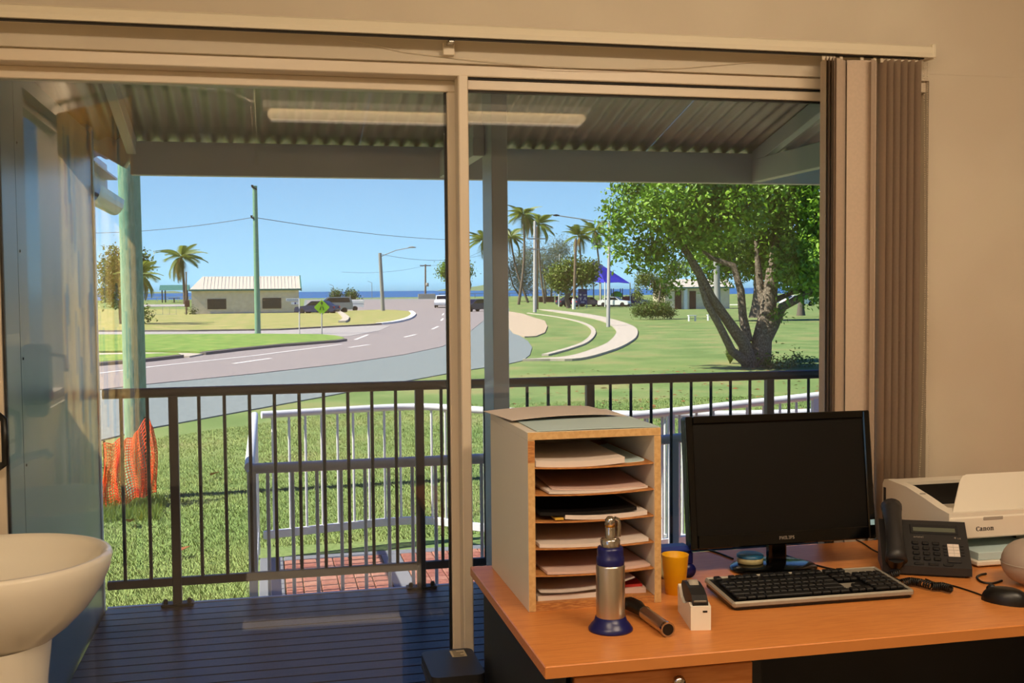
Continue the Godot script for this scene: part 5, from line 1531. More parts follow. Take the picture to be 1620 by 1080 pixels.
	for i in cols:
		var u0 := i / float(cols)
		var u1 := (i + 1) / float(cols)
		for j in 8:
			var y0 := lerpf(0.25, 2.30, j / 8.0)
			var y1 := lerpf(0.25, 2.30, (j + 1) / 8.0)
			var q := func(u: float, y: float) -> void:
				st.set_uv(Vector2(u * 3.0, 1.0 - y / 2.3))
				var f: Vector3 = fold.call(u)
				st.add_vertex(Vector3(f.x, y, f.z))
			q.call(u0, y0); q.call(u1, y1); q.call(u1, y0)
			q.call(u0, y0); q.call(u0, y1); q.call(u1, y1)
	put("cloth", done(st), cm, c)
	put("track", tube([Vector3(-0.19, 2.345, 0.25), Vector3(0.2, 2.345, -0.25), Vector3(0.34, 2.345, -0.22), Vector3(0.6, 2.345, -0.15), Vector3(0.7, 2.345, 0.1), Vector3(0.7, 2.345, 2.6)], 0.012, 8), M.track_white, c)
	for k in 8: put("hanger", tube([Vector3(-0.17 + k * 0.05, 2.29, 0.224 - k * 0.064), Vector3(-0.17 + k * 0.05, 2.335, 0.224 - k * 0.064)], 0.003, 6), M.bead, c)
	for q in [Vector3(0, 2.35, 0), Vector3(0.7, 2.35, 1.5)]: put("drop_rod", tube([q, q + Vector3(0, 0.3, 0)], 0.006, 8), M.track_white, c)


# ---------------------------------------------------------------- the desk

func build_desk() -> void:
	var t := thing("office_desk", "beech laminate office desk with charcoal ends under the window", "desk", Vector3(0.52, 0, -2.83))
	put("desk_top", slab(Vector3(0, 0.695, 0), Vector3(2.2, 0.72, 0.80), 0.002), M.beech, t)
	put("edge_band", slab(Vector3(0.001, 0.6965, 0.7995), Vector3(2.199, 0.7185, 0.8012)), M.beech_edge, t)
	put("end_panel", slab(Vector3(0.03, 0, 0.03), Vector3(0.055, 0.694, 0.755)), M.charcoal_board, t)
	put("end_panel", slab(Vector3(2.145, 0, 0.03), Vector3(2.17, 0.694, 0.755)), M.charcoal_board, t)
	put("modesty_panel", slab(Vector3(0.055, 0.15, 0.04), Vector3(2.145, 0.694, 0.056)), M.charcoal_board, t)
	var p := put("pedestal", slab(Vector3(0.07, 0.06, 0.10), Vector3(0.49, 0.693, 0.735)), M.charcoal_board, t)
	for k in 3:
		var d := put("drawer_front", slab(Vector3(0.073, 0.525 - k * 0.155 - (0.07 if k == 2 else 0.0), 0.736), Vector3(0.462, 0.676 - k * 0.155, 0.754), 0.002), M.beech, p)
		put("knob", lathe([Vector2(0.006, 0), Vector2(0.006, 0.012), Vector2(0.014, 0.018), Vector2(0.012, 0.026), Vector2(0, 0.028)], 14), M.chrome, d, Vector3(0.29, 0.655 - k * 0.155, 0.754), Basis(Vector3.RIGHT, PI / 2))
	# slim bin between the door and the desk
	var b := thing("pedal_bin", "slim dark pedal bin with a stickered lid beside the desk", "bin", Vector3(0.462, 0, -2.79))
	var body := rounded_rect(0.13, 0.20, 0.045, 5)
	var up := Transform3D(Basis(Vector3.RIGHT, -PI / 2), Vector3.ZERO)
	put("body", prism(body, 0.01, 0.455, up), M.bin_olive, b)
	var lid := rounded_rect(0.14, 0.21, 0.02, 4)
	put("lid", prism(lid, 0.456, 0.478, up), M.bin_lid, b)
	put("lid_rim", prism(rounded_rect(0.145, 0.215, 0.03, 4), 0.445, 0.457, up), M.bin_olive, b)
	var s := put("label_sticker", slab(Vector3(-0.005, 0.478, -0.085), Vector3(0.035, 0.4788, -0.035)), M.sticker, b, Vector3(0.012, 0, -0.005))
	for k in 4: put("print_line", slab(Vector3(0.0, 0.4788, -0.080 + k * 0.012), Vector3([0.012, 0.03, 0.02, 0.028][k], 0.4792, -0.075 + k * 0.012)), M.sticker_ink, s)
	put("pedal", slab(Vector3(-0.03, 0.01, 0.1), Vector3(0.03, 0.025, 0.13), 0.004), M.chrome, b)


func sag_sheet(w: float, d: float, thick: float, sag: float, lift := 0.0) -> ArrayMesh:
	# a stack of paper that dips in the middle, front edge at z = 0, running back to -d
	var st := tool()
	var n := 10
	for k in n:
		var x0 := w * (k / float(n) - 0.5)
		var x1 := w * ((k + 1) / float(n) - 0.5)
		var y0 := sag * (pow(2 * x0 / w, 2) - 1) + lift
		var y1 := sag * (pow(2 * x1 / w, 2) - 1) + lift
		var c := Vector3((x0 + x1) / 2, (y0 + y1) / 2 + thick / 2, -d / 2)
		face(st, [Vector3(x0, y0 + thick, 0), Vector3(x1, y1 + thick, 0), Vector3(x1, y1 + thick, -d), Vector3(x0, y0 + thick, -d)], c)
		face(st, [Vector3(x0, y0, 0), Vector3(x1, y1, 0), Vector3(x1, y1, -d), Vector3(x0, y0, -d)], c)
		face(st, [Vector3(x0, y0, 0), Vector3(x1, y1, 0), Vector3(x1, y1 + thick, 0), Vector3(x0, y0 + thick, 0)], c)
		face(st, [Vector3(x0, y0, -d), Vector3(x1, y1, -d), Vector3(x1, y1 + thick, -d), Vector3(x0, y0 + thick, -d)], c)
		if k == 0: face(st, [Vector3(x0, y0, 0), Vector3(x0, y0 + thick, 0), Vector3(x0, y0 + thick, -d), Vector3(x0, y0, -d)], c)
		if k == n - 1: face(st, [Vector3(x1, y1, 0), Vector3(x1, y1 + thick, 0), Vector3(x1, y1 + thick, -d), Vector3(x1, y1, -d)], c)
	return done(st)


func build_letter_rack() -> void:
	var o := thing("letter_rack", "six-compartment cream letter rack holding papers at the desk's left end", "letter rack", Vector3(0.575, 0.72, -2.39), 0.0)
	var w := 0.322
	var d := 0.42
	var h := 0.415
	put("side_panel", slab(Vector3(0, 0, -d), Vector3(0.017, h - 0.018, 0), 0.001), M.melamine, o)
	put("side_panel", slab(Vector3(w - 0.017, 0, -d), Vector3(w, h - 0.018, 0), 0.001), M.melamine, o)
	for x in [0.0, w - 0.017]:
		put("front_edge", slab(Vector3(x + 0.0005, 0.001, -0.0002), Vector3(x + 0.0165, h - 0.0185, 0.0008)), M.edge_board, o)
	put("corner_patch", slab(Vector3(0.0007, h - 0.07, 0.0008), Vector3(0.0163, h - 0.02, 0.0014)), M.raw_board, o)
	put("top_panel", slab(Vector3(0, h - 0.018, -d), Vector3(w, h, 0), 0.001), M.melamine, o)
	put("top_edge", slab(Vector3(0.0005, h - 0.0175, -0.0002), Vector3(w - 0.0005, h - 0.0005, 0.0008)), M.edge_board, o)
	put("base_panel", slab(Vector3(0.017, 0, -d), Vector3(w - 0.017, 0.018, -0.002)), M.raw_board, o)
	put("back_panel", slab(Vector3(0.017, 0.018, -d), Vector3(w - 0.017, h - 0.018, -d + 0.004)), M.melamine, o)
	var iw := w - 0.034
	var shelf := sag_sheet(iw + 0.008, d - 0.01, 0.003, 0.005)
	var ys := []
	for k in 5:
		var y := 0.018 + 0.0625 * (k + 1)
		ys.append(y)
		put("shelf", shelf, M.raw_board, o, Vector3(w / 2, y, -0.003))
	# what lies in it, each stack a thing of its own
	var at: Vector3 = o.position
	var g := "papers in the letter rack"
	var base := func(k: int) -> float: return 0.018 if k < 0 else ys[k] + 0.0032
	var stack := func(k: int, called: String, label: String, cat: String, m: Material, width: float, depth: float, thick: float, x: float, back: float, turn := 0.0, lift := 0.0, sag := 0.0048) -> void:
		var p := put(called, sag_sheet(width, depth, thick, sag if k >= 0 else 0.0), m, null, at + Vector3(w / 2 + x, base.call(k) + lift, -back), Basis(Vector3.UP, turn))
		tag(p, label, cat, g)
	stack.call(4, "paper_stack", "thick white paper stack on the rack's top shelf", "paper", M.paper, 0.215, 0.30, 0.014, -0.032, 0.012)
	stack.call(4, "paper_sheet", "loose printed sheet beside the thick stack on the rack's top shelf", "paper", M.paper_blue, 0.06, 0.28, 0.004, 0.10, 0.03)
	stack.call(3, "paper_stack", "pale papers fanned out on the rack's second shelf from the top", "paper", M.paper, 0.245, 0.30, 0.005, 0.012, 0.01, 0.06)
	stack.call(3, "paper_sheet", "top sheet turned askew on the rack's second shelf from the top", "paper", M.paper_pink, 0.225, 0.30, 0.002, 0.015, 0.02, -0.05, 0.0052)
	stack.call(2, "paper_stack", "papers beneath the black folder on the rack's third shelf", "paper", M.paper, 0.20, 0.30, 0.010, 0.03, 0.010)
	stack.call(2, "black_folder", "shiny black folder lying on the rack's third shelf", "folder", M.folder_black, 0.235, 0.30, 0.008, -0.012, 0.012, 0.02, 0.0115)
	stack.call(2, "yellow_tab", "yellow tabs sticking out under the black folder", "tab", M.paper_yellow, 0.02, 0.05, 0.004, -0.085, 0.006, 0.0, 0.0, 0.0)
	stack.call(1, "paper_stack", "white papers on the rack's fourth shelf behind the flask's cap", "paper", M.paper, 0.265, 0.30, 0.008, 0.0, 0.008)
	stack.call(0, "paper_stack", "pink-tinged papers on the rack's fifth shelf behind the flask", "paper", M.paper_pink, 0.255, 0.30, 0.006, 0.012, 0.01, 0.05)
	stack.call(-1, "paper_stack", "curling papers piled on the rack's bottom shelf", "paper", M.paper, 0.20, 0.30, 0.012, -0.035, 0.02)
	stack.call(-1, "booklet", "thin red and white booklet at the right of the rack's bottom shelf", "booklet", M.paper_pink, 0.075, 0.16, 0.012, 0.095, 0.03, -0.1)
	stack.call(-1, "booklet", "small booklet with a red spine on the rack's bottom shelf", "booklet", M.red_print, 0.07, 0.15, 0.006, 0.092, 0.04, -0.06, 0.0125)
	var curl := tool(true)
	for k in 10:
		var f := func(q: float, zz: float) -> Vector3: return Vector3(lerpf(-0.11, 0.12, q), 0.0125 + 0.004 * sin(q * 3.0) + 0.03 * pow(q, 3) + 0.010 * pow(1 - q, 4), zz)
		face(curl, [f.call(k / 10.0, 0.0), f.call((k + 1) / 10.0, 0.0), f.call((k + 1) / 10.0, -0.28), f.call(k / 10.0, -0.28)], Vector3(0, -2, -0.1))
		face(curl, [f.call(k / 10.0, 0.0) - Vector3(0, 0.001, 0), f.call((k + 1) / 10.0, 0.0) - Vector3(0, 0.001, 0), f.call((k + 1) / 10.0, -0.28) - Vector3(0, 0.001, 0), f.call(k / 10.0, -0.28) - Vector3(0, 0.001, 0)], Vector3(0, 2, -0.1))
	var cs := put("paper_sheet", done(curl), M.paper, null, at + Vector3(w / 2 - 0.02, 0.018, -0.012))
	tag(cs, "single sheet with a curled corner on the rack's bottom shelf", "paper", g)
	var tp := put("paper_sheet", sag_sheet(0.297, 0.21, 0.0012, -0.001), M.paper_blue, null, at + Vector3(w / 2 + 0.01, h + 0.0011, -0.003), Basis.IDENTITY)
	tag(tp, "flat pale sheet lying on top of the letter rack", "paper")
	var tp2 := put("paper_sheet", sag_sheet(0.30, 0.22, 0.001, -0.006), M.paper, null, at + Vector3(w / 2 - 0.01, h + 0.007, -0.19), Basis(Vector3.UP, 0.12))
	tag(tp2, "buckled sheet lying at the back of the letter rack's top", "paper")
	# curved peach tag stuck on the rack's right side
	var tg := tool(true)
	for k in 8:
		var f := func(q: float, zz: float) -> Vector3: return Vector3(0.0015 + 0.024 * pow(q, 1.6), 0.075 - 0.065 * q, zz)
		var a: Array = [f.call(k / 8.0, 0.0), f.call((k + 1) / 8.0, 0.0), f.call((k + 1) / 8.0, -0.05), f.call(k / 8.0, -0.05)]
		face(tg, a, Vector3(-2, 0, 0))
		face(tg, [a[0] - Vector3(0.001, 0, 0), a[1] - Vector3(0.001, 0, 0), a[2] - Vector3(0.001, 0, 0), a[3] - Vector3(0.001, 0, 0)], Vector3(2, 0, 0))
	var tgo := put("paper_tag", done(tg), M.paper_peach, null, at + Vector3(w, 0.175, -0.06))
	tag(tgo, "peach paper tag curling off the letter rack's right side", "paper tag")


func build_desk_things() -> void:
	build_letter_rack()
	var dy := 0.72
	# steel flask
	var f := thing("steel_flask", "brushed steel flask with a blue collar and flared blue foot", "flask", Vector3(0.718, dy, -2.225))
	put("foot", lathe([Vector2(0, 0), Vector2(0.048, 0), Vector2(0.0485, 0.004), Vector2(0.043, 0.012), Vector2(0.036, 0.020), Vector2(0.033, 0.030), Vector2(0, 0.030)], 40), M.blue_plastic, f)
	put("body", lathe([Vector2(0.0315, 0.026), Vector2(0.0315, 0.140), Vector2(0.0305, 0.144), Vector2(0, 0.144)], 40), M.steel, f)
	put("collar", lathe([Vector2(0.0295, 0.143), Vector2(0.0305, 0.146), Vector2(0.0305, 0.160), Vector2(0.0285, 0.162), Vector2(0.0285, 0.176), Vector2(0.027, 0.182), Vector2(0, 0.184)], 40), M.blue_plastic, f)
	put("shoulder", lathe([Vector2(0.021, 0.183), Vector2(0.0215, 0.197), Vector2(0.019, 0.201), Vector2(0, 0.202)], 32), M.chrome, f)
	put("valve", lathe([Vector2(0.011, 0.200), Vector2(0.011, 0.224), Vector2(0.0095, 0.226), Vector2(0.0095, 0.229), Vector2(0.012, 0.231), Vector2(0.011, 0.242), Vector2(0.006, 0.248), Vector2(0, 0.249)], 20), M.chrome, f)
	put("washer", lathe([Vector2(0.0105, 0.2255), Vector2(0.0115, 0.2275), Vector2(0.0105, 0.2295)], 20), M.brass, f)
	put("trigger", tube([Vector3(0.010, 0.243, 0.0), Vector3(0.018, 0.240, 0.0), Vector3(0.020, 0.225, 0.0), Vector3(0.019, 0.203, 0.0)], 0.005, 10), M.chrome, f)
	# otoscope
	var ot := thing("otoscope", "otoscope lying down, black head and knurled silver handle", "otoscope", Vector3(0.813, dy + 0.0165, -2.25), 0.0)
	var dir := Vector3(0.006, 0, 0.10).normalized()
	put("handle", tube([dir * -0.02, dir * 0.102], 0.0145, 24), M.steel, ot)
	put("end_ring", tube([dir * 0.098, dir * 0.107], 0.0160, 24), M.chrome, ot)
	put("end_cap", tube([dir * 0.1065, dir * 0.1075], 0.0125, 24), M.black_plastic, ot)
	put("collar", tube([dir * -0.03, dir * -0.018], [0.0125, 0.0155], 20), M.black_plastic, ot)
	put("head", tube([dir * -0.028 + Vector3(0, 0, 0), dir * -0.05 + Vector3(-0.003, 0.004, 0), dir * -0.075 + Vector3(-0.012, 0.006, 0), dir * -0.085 + Vector3(-0.02, 0.006, 0)], [0.012, 0.016, 0.016, 0.012], 18), M.black_plastic, ot)
	put("speculum", tube([dir * -0.07 + Vector3(-0.018, 0.004, 0), dir * -0.078 + Vector3(-0.046, 0.004, 0)], [0.011, 0.005], 14), M.black_plastic, ot)
	# tape dispenser
	var td := thing("tape_dispenser", "pale grey desk tape dispenser with a dark rounded top", "tape dispenser", Vector3(0.905, dy, -2.17), deg_to_rad(-10.5))
	var prof := [Vector2(0.0, 0.0), Vector2(0.0, 0.052), Vector2(-0.022, 0.056), Vector2(-0.04, 0.050), Vector2(-0.060, 0.042), Vector2(-0.085, 0.036), Vector2(-0.11, 0.042), Vector2(-0.13, 0.058), Vector2(-0.142, 0.064), Vector2(-0.15, 0.055), Vector2(-0.145, 0.0)]
	var side := Transform3D(Basis(Vector3(0, 0, 1), Vector3(0, 1, 0), Vector3(-1, 0, 0)), Vector3.ZERO)
	put("body", prism(prof, -0.022, 0.022, side), M.printer_plastic, td)
	put("cover", prism([Vector2(-0.004, 0.052), Vector2(-0.004, 0.060), Vector2(-0.02, 0.072), Vector2(-0.05, 0.080), Vector2(-0.09, 0.082), Vector2(-0.12, 0.078), Vector2(-0.132, 0.066), Vector2(-0.11, 0.046), Vector2(-0.085, 0.040), Vector2(-0.06, 0.046), Vector2(-0.04, 0.054), Vector2(-0.02, 0.058)], -0.017, 0.017, side), M.dark_plastic, td)
	put("tape_roll", lathe([Vector2(0.010, -0.010), Vector2(0.026, -0.010), Vector2(0.026, 0.010), Vector2(0.010, 0.010), Vector2(0.010, -0.010)], 24), M.printer_shade, td, Vector3(0, 0.062, -0.085), Basis(Vector3.BACK, PI / 2))
	put("cutter", slab(Vector3(-0.015, 0.052, -0.014), Vector3(0.015, 0.064, -0.004), 0.002), M.chrome, td)
	put("slot", slab(Vector3(0.004, 0.039, -0.0005), Vector3(0.014, 0.043, 0.0008)), M.black_plastic, td)
	# yellow cup and the blue tape gun behind it
	var cup := thing("yellow_cup", "yellow plastic cup beside the letter rack", "cup", Vector3(0.957, dy, -2.455))
	put("shell", lathe([Vector2(0, 0), Vector2(0.024, 0), Vector2(0.0325, 0.094), Vector2(0.0335, 0.0955), Vector2(0.032, 0.096), Vector2(0.0305, 0.094), Vector2(0.0225, 0.004), Vector2(0, 0.004)], 36), M.yellow_plastic, cup)
	var bg := thing("blue_tape_gun", "blue plastic packing tape dispenser behind the yellow cup", "tape dispenser", Vector3(1.02, dy, -2.60))
	put("arm", slab(Vector3(-0.075, 0.062, -0.025), Vector3(0.03, 0.082, 0.025), 0.008), M.blue_light, bg)
	put("frame", slab(Vector3(0.012, 0.03, -0.024), Vector3(0.035, 0.07, 0.024), 0.006), M.blue_plastic, bg)
	put("roller", lathe([Vector2(0, -0.024), Vector2(0.019, -0.024), Vector2(0.019, 0.024), Vector2(0, 0.024)], 20), M.blue_plastic, bg, Vector3(0.022, 0.019, 0), Basis(Vector3.RIGHT, PI / 2))
	put("tape_core", lathe([Vector2(0.014, -0.022), Vector2(0.029, -0.022), Vector2(0.029, 0.022), Vector2(0.014, 0.022), Vector2(0.014, -0.022)], 24), M.cream_tin, bg, Vector3(-0.035, 0.030, 0), Basis(Vector3.RIGHT, PI / 2))
	build_monitor()
	build_keyboard()
	build_phone()
	build_printer()
	# mouse
	var mo := thing("computer_mouse", "black computer mouse at the desk's front right", "mouse", Vector3(1.672, dy, -2.19), deg_to_rad(35))
	var st := tool(true)
	var rows := 10
	var cols := 16
	var q := func(i: int, k: int) -> Vector3:
		var u := PI / 2 * i / rows
		var a := TAU * k / cols
		var rz := 0.056 * (1.0 if sin(a) > 0 else 0.95)
		return Vector3(0.031 * cos(a) * pow(cos(u), 0.6), 0.036 * sin(u) * (1.0 + 0.12 * sin(a) * cos(u)), rz * sin(a) * pow(cos(u), 0.6))
	for i in rows:
		for k in cols:
			face(st, [q.call(i, k), q.call(i, k + 1), q.call(i + 1, k + 1)], Vector3(0, 0.005, 0))
			face(st, [q.call(i, k), q.call(i + 1, k + 1), q.call(i + 1, k)], Vector3(0, 0.005, 0))
	put("shell", done(st), M.black_plastic, mo)
	put("wheel", lathe([Vector2(0, -0.004), Vector2(0.011, -0.004), Vector2(0.011, 0.004), Vector2(0, 0.004)], 16), M.dark_plastic, mo, Vector3(0, 0.026, -0.030), Basis(Vector3.BACK, PI / 2))
	# pale rounded casing at the right
	var rd := thing("rounded_device", "pale grey rounded plastic device at the desk's right by the printer", "device", Vector3(1.845, dy, -2.30))
	var shell := tool(true)
	var e := func(i: int, k: int) -> Vector3:
		var u := -PI / 2 + PI * i / 14.0
		var a := TAU * k / 24.0
		return Vector3(0.085 * cos(a) * pow(cos(u), 0.75), 0.057 + 0.057 * sin(u), 0.075 * sin(a) * pow(maxf(cos(u), 0), 0.75))
	for i in 14:
		for k in 24:
			face(shell, [e.call(i, k), e.call(i, k + 1), e.call(i + 1, k + 1)], Vector3(0, 0.057, 0))
			face(shell, [e.call(i, k), e.call(i + 1, k + 1), e.call(i + 1, k)], Vector3(0, 0.057, 0))
	put("casing", done(shell), M.beige_plastic, rd)
	put("seam", lathe([Vector2(0.0851, 0.0555), Vector2(0.0862, 0.057), Vector2(0.0851, 0.0585)], 32, Vector2(1.0, 0.885)), M.printer_shade, rd)
	# cables
	cable("mouse cable running across the desk to the back", [Vector3(1.654, 0.724, -2.233), Vector3(1.649, 0.724, -2.285), Vector3(1.636, 0.724, -2.340), Vector3(1.612, 0.724, -2.370), Vector3(1.610, 0.724, -2.408)], 0.0022)
	cable("black printer cable looping on the desk", [Vector3(1.781, 0.724, -2.344), Vector3(1.744, 0.724, -2.330), Vector3(1.726, 0.724, -2.347), Vector3(1.741, 0.724, -2.386), Vector3(1.764, 0.724, -2.405), Vector3(1.786, 0.724, -2.412)], 0.003)
	cable("monitor cable crossing the desk to the phone", [Vector3(1.381, 0.724, -2.733), Vector3(1.394, 0.724, -2.671), Vector3(1.411, 0.724, -2.603), Vector3(1.436, 0.724, -2.549), Vector3(1.470, 0.724, -2.508), Vector3(1.488, 0.724, -2.490)], 0.0025)
	cable("black cable trailing left from behind the monitor", [Vector3(1.146, 0.724, -2.871), Vector3(1.197, 0.724, -2.842), Vector3(1.219, 0.724, -2.783), Vector3(1.229, 0.724, -2.722)], 0.0025)
	cable("two-strand cable by the phone's left edge", [Vector3(1.668, 0.724, -2.837), Vector3(1.665, 0.724, -2.797), Vector3(1.650, 0.724, -2.722), Vector3(1.646, 0.724, -2.670)], 0.0022)
	# coiled handset cord
	var pts := []
	var run: Array = [Vector3(1.556, 0.733, -2.448), Vector3(1.516, 0.733, -2.427), Vector3(1.489, 0.733, -2.421), Vector3(1.485, 0.733, -2.392), Vector3(1.506, 0.733, -2.356), Vector3(1.539, 0.733, -2.366), Vector3(1.554, 0.733, -2.349), Vector3(1.564, 0.733, -2.312), Vector3(1.586, 0.733, -2.306), Vector3(1.594, 0.733, -2.281)]
	var turns := 46
	for i in turns * 8 + 1:
		var t := float(i) / (turns * 8) * (run.size() - 1)
		var k := mini(int(t), run.size() - 2)
		var c: Vector3 = run[k].lerp(run[k + 1], t - k)
		var d: Vector3 = (run[k + 1] - run[k]).normalized()
		var s := d.cross(Vector3.UP).normalized()
		var a := TAU * i / 8.0
		pts.append(c + (s * cos(a) + Vector3.UP * sin(a)) * 0.0085)
	var cc := tool(true)
	add_tube(cc, pts, 0.0022, 5, false)
	var co := put("handset_cord", done(cc), M.black_plastic)
	tag(co, "coiled black handset cord lying in front of the phone", "cord")


func cable(label: String, pts: Array, r: float) -> void:
	var flat := []
	for p in pts: flat.append(Vector2(p.x, p.z))
	var out := []
	for p in smooth_line(flat, 5): out.append(Vector3(p.x, 0.72 + r, p.y))
	var o := put("cable", tube(out, r, 7), M.black_plastic)
	tag(o, label, "cable")


func build_monitor() -> void:
	var t := thing("computer_monitor", "black flat computer monitor, switched off, on a round glossy stand", "monitor", Vector3(1.302, 0.72, -2.60))
	var tilt := Basis(Vector3.RIGHT, -0.115)
	var at := Vector3(0, 0.075, 0.037)
	var w := 0.522
	var h := 0.338
	# frame: a rounded slab with the screen set into its face
	var outer := rounded_rect(w, h, 0.010, 4)
	for i in outer.size(): outer[i] += Vector2(0, h / 2)
	put("back_case", prism(outer, -0.03, -0.004), M.black_plastic, t, at, tilt)
	var bez := tool()
	for s in [-1, 1]:
		add_box(bez, Vector3(0.020, h, 0.010), Vector3(s * (w / 2 - 0.010), h / 2, 0.001), 0.003)
	add_box(bez, Vector3(w - 0.04, 0.020, 0.010), Vector3(0, h - 0.010, 0.001), 0.003)
	add_box(bez, Vector3(w - 0.04, 0.034, 0.010), Vector3(0, 0.017, 0.001), 0.003)
	put("bezel", done(bez), M.black_gloss, t, at, tilt)
	put("screen", slab(Vector3(-w / 2 + 0.02, 0.034, -0.004), Vector3(w / 2 - 0.02, h - 0.02, -0.001)), M.screen_off, t, at, tilt)
	put("logo", words("PHILIPS", 0.0085), M.logo_silver, t, at + tilt * Vector3(0.003, 0.017, 0.0063), tilt)
	put("energy_sticker", slab(Vector3(w / 2 - 0.016, 0.036, 0.006), Vector3(w / 2 - 0.004, 0.050, 0.0064)), M.sticker_blue, t, at, tilt)
	put("neck", slab(Vector3(-0.028, 0.012, -0.02), Vector3(0.022, 0.13, 0.008), 0.006), M.black_gloss, t)
	put("stand_foot", lathe([Vector2(0, 0), Vector2(0.115, 0), Vector2(0.118, 0.004), Vector2(0.114, 0.010), Vector2(0.09, 0.016), Vector2(0, 0.018)], 48, Vector2(1, 0.78)), M.black_gloss, t, Vector3(-0.012, 0, -0.005))
	var d := thing("round_tin", "small round tin with a teal lid resting on the monitor's stand", "tin", Vector3(1.232, 0.738, -2.622))
	put("side", lathe([Vector2(0, 0), Vector2(0.034, 0), Vector2(0.034, 0.014), Vector2(0, 0.014)], 28), M.cream_tin, d)
	put("lid", lathe([Vector2(0.035, 0.014), Vector2(0.035, 0.020), Vector2(0.030, 0.023), Vector2(0, 0.024)], 28), M.teal_lid, d)


func build_keyboard() -> void:
	var t := thing("computer_keyboard", "black keyboard in a silver frame in front of the monitor", "keyboard", Vector3(1.262, 0.72, -2.365), deg_to_rad(-1.0))
	var w := 0.458
	var d := 0.175
	var lean := Basis(Vector3.RIGHT, 0.07)
	var c := Vector3(0, 0.0195, 0)
	var st := tool()
	var plate := rounded_rect(w, d, 0.014, 4)
	put("base", prism(plate, -0.012, 0.004, Transform3D(lean * Basis(Vector3.RIGHT, -PI / 2), c)), M.black_plastic, t)
	for s in [-1, 1]:
		add_box(st, Vector3(w, 0.015, 0.008), Vector3(0, 0.000, s * (d / 2 - 0.002)), 0.005)
		add_box(st, Vector3(0.010, 0.015, d), Vector3(s * (w / 2 - 0.003), 0.000, 0), 0.005)
	put("frame", done(st), M.silver_plastic, t, c, lean)
	put("silver_plate", slab(Vector3(0.058, 0.004, 0.012), Vector3(0.116, 0.0062, 0.040)), M.silver_plastic, t, c, lean)
	put("silver_plate", slab(Vector3(0.118, 0.004, -0.082), Vector3(0.215, 0.0062, -0.052)), M.silver_plastic, t, c, lean)
	var u := 0.0188
	var key := func(x: float, row: float, n: float) -> void:
		var m := box(Vector3(n * u - 0.0022, 0.0075, 0.0192), 0.0018)
		put("key", m, M.key_plastic, t, c + lean * Vector3(-w / 2 + 0.016 + (x + n / 2) * u, 0.0095, -d / 2 + 0.020 + row * 0.0247), lean)
	# function row
	key.call(0.0, 0.0, 1.0)
	for g in 3:
		for k in 4: key.call(2.0 + g * 4.5 + k, 0.0, 1.0)
	for k in 3: key.call(15.3 + k, 0.0, 1.0)
	for k in 13: key.call(k, 1.4, 1.0)
	key.call(13.0, 1.4, 2.0)
	key.call(0.0, 2.4, 1.5)
	for k in 12: key.call(1.5 + k, 2.4, 1.0)
	key.call(13.5, 2.4, 1.5)
	key.call(0.0, 3.4, 1.75)
	for k in 11: key.call(1.75 + k, 3.4, 1.0)
	key.call(12.75, 3.4, 2.25)
	key.call(0.0, 4.4, 2.25)
	for k in 10: key.call(2.25 + k, 4.4, 1.0)
	key.call(12.25, 4.4, 2.75)
	for k in 3: key.call(k * 1.25, 5.4, 1.25)
	key.call(3.75, 5.4, 6.25)
	for k in 4: key.call(10.0 + k * 1.25, 5.4, 1.25)
	for r in 2:
		for k in 3: key.call(15.3 + k, 1.4 + r, 1.0)
	key.call(16.3, 4.4, 1.0)
	for k in 3: key.call(15.3 + k, 5.4, 1.0)
	for r in 4:
		for k in 3: key.call(18.6 + k, 1.4 + r, 1.0)
		key.call(21.6, 1.4 + r, 1.0)
	key.call(18.6, 5.4, 2.0)
	key.call(20.6, 5.4, 1.0)
	key.call(21.6, 5.4, 1.0)


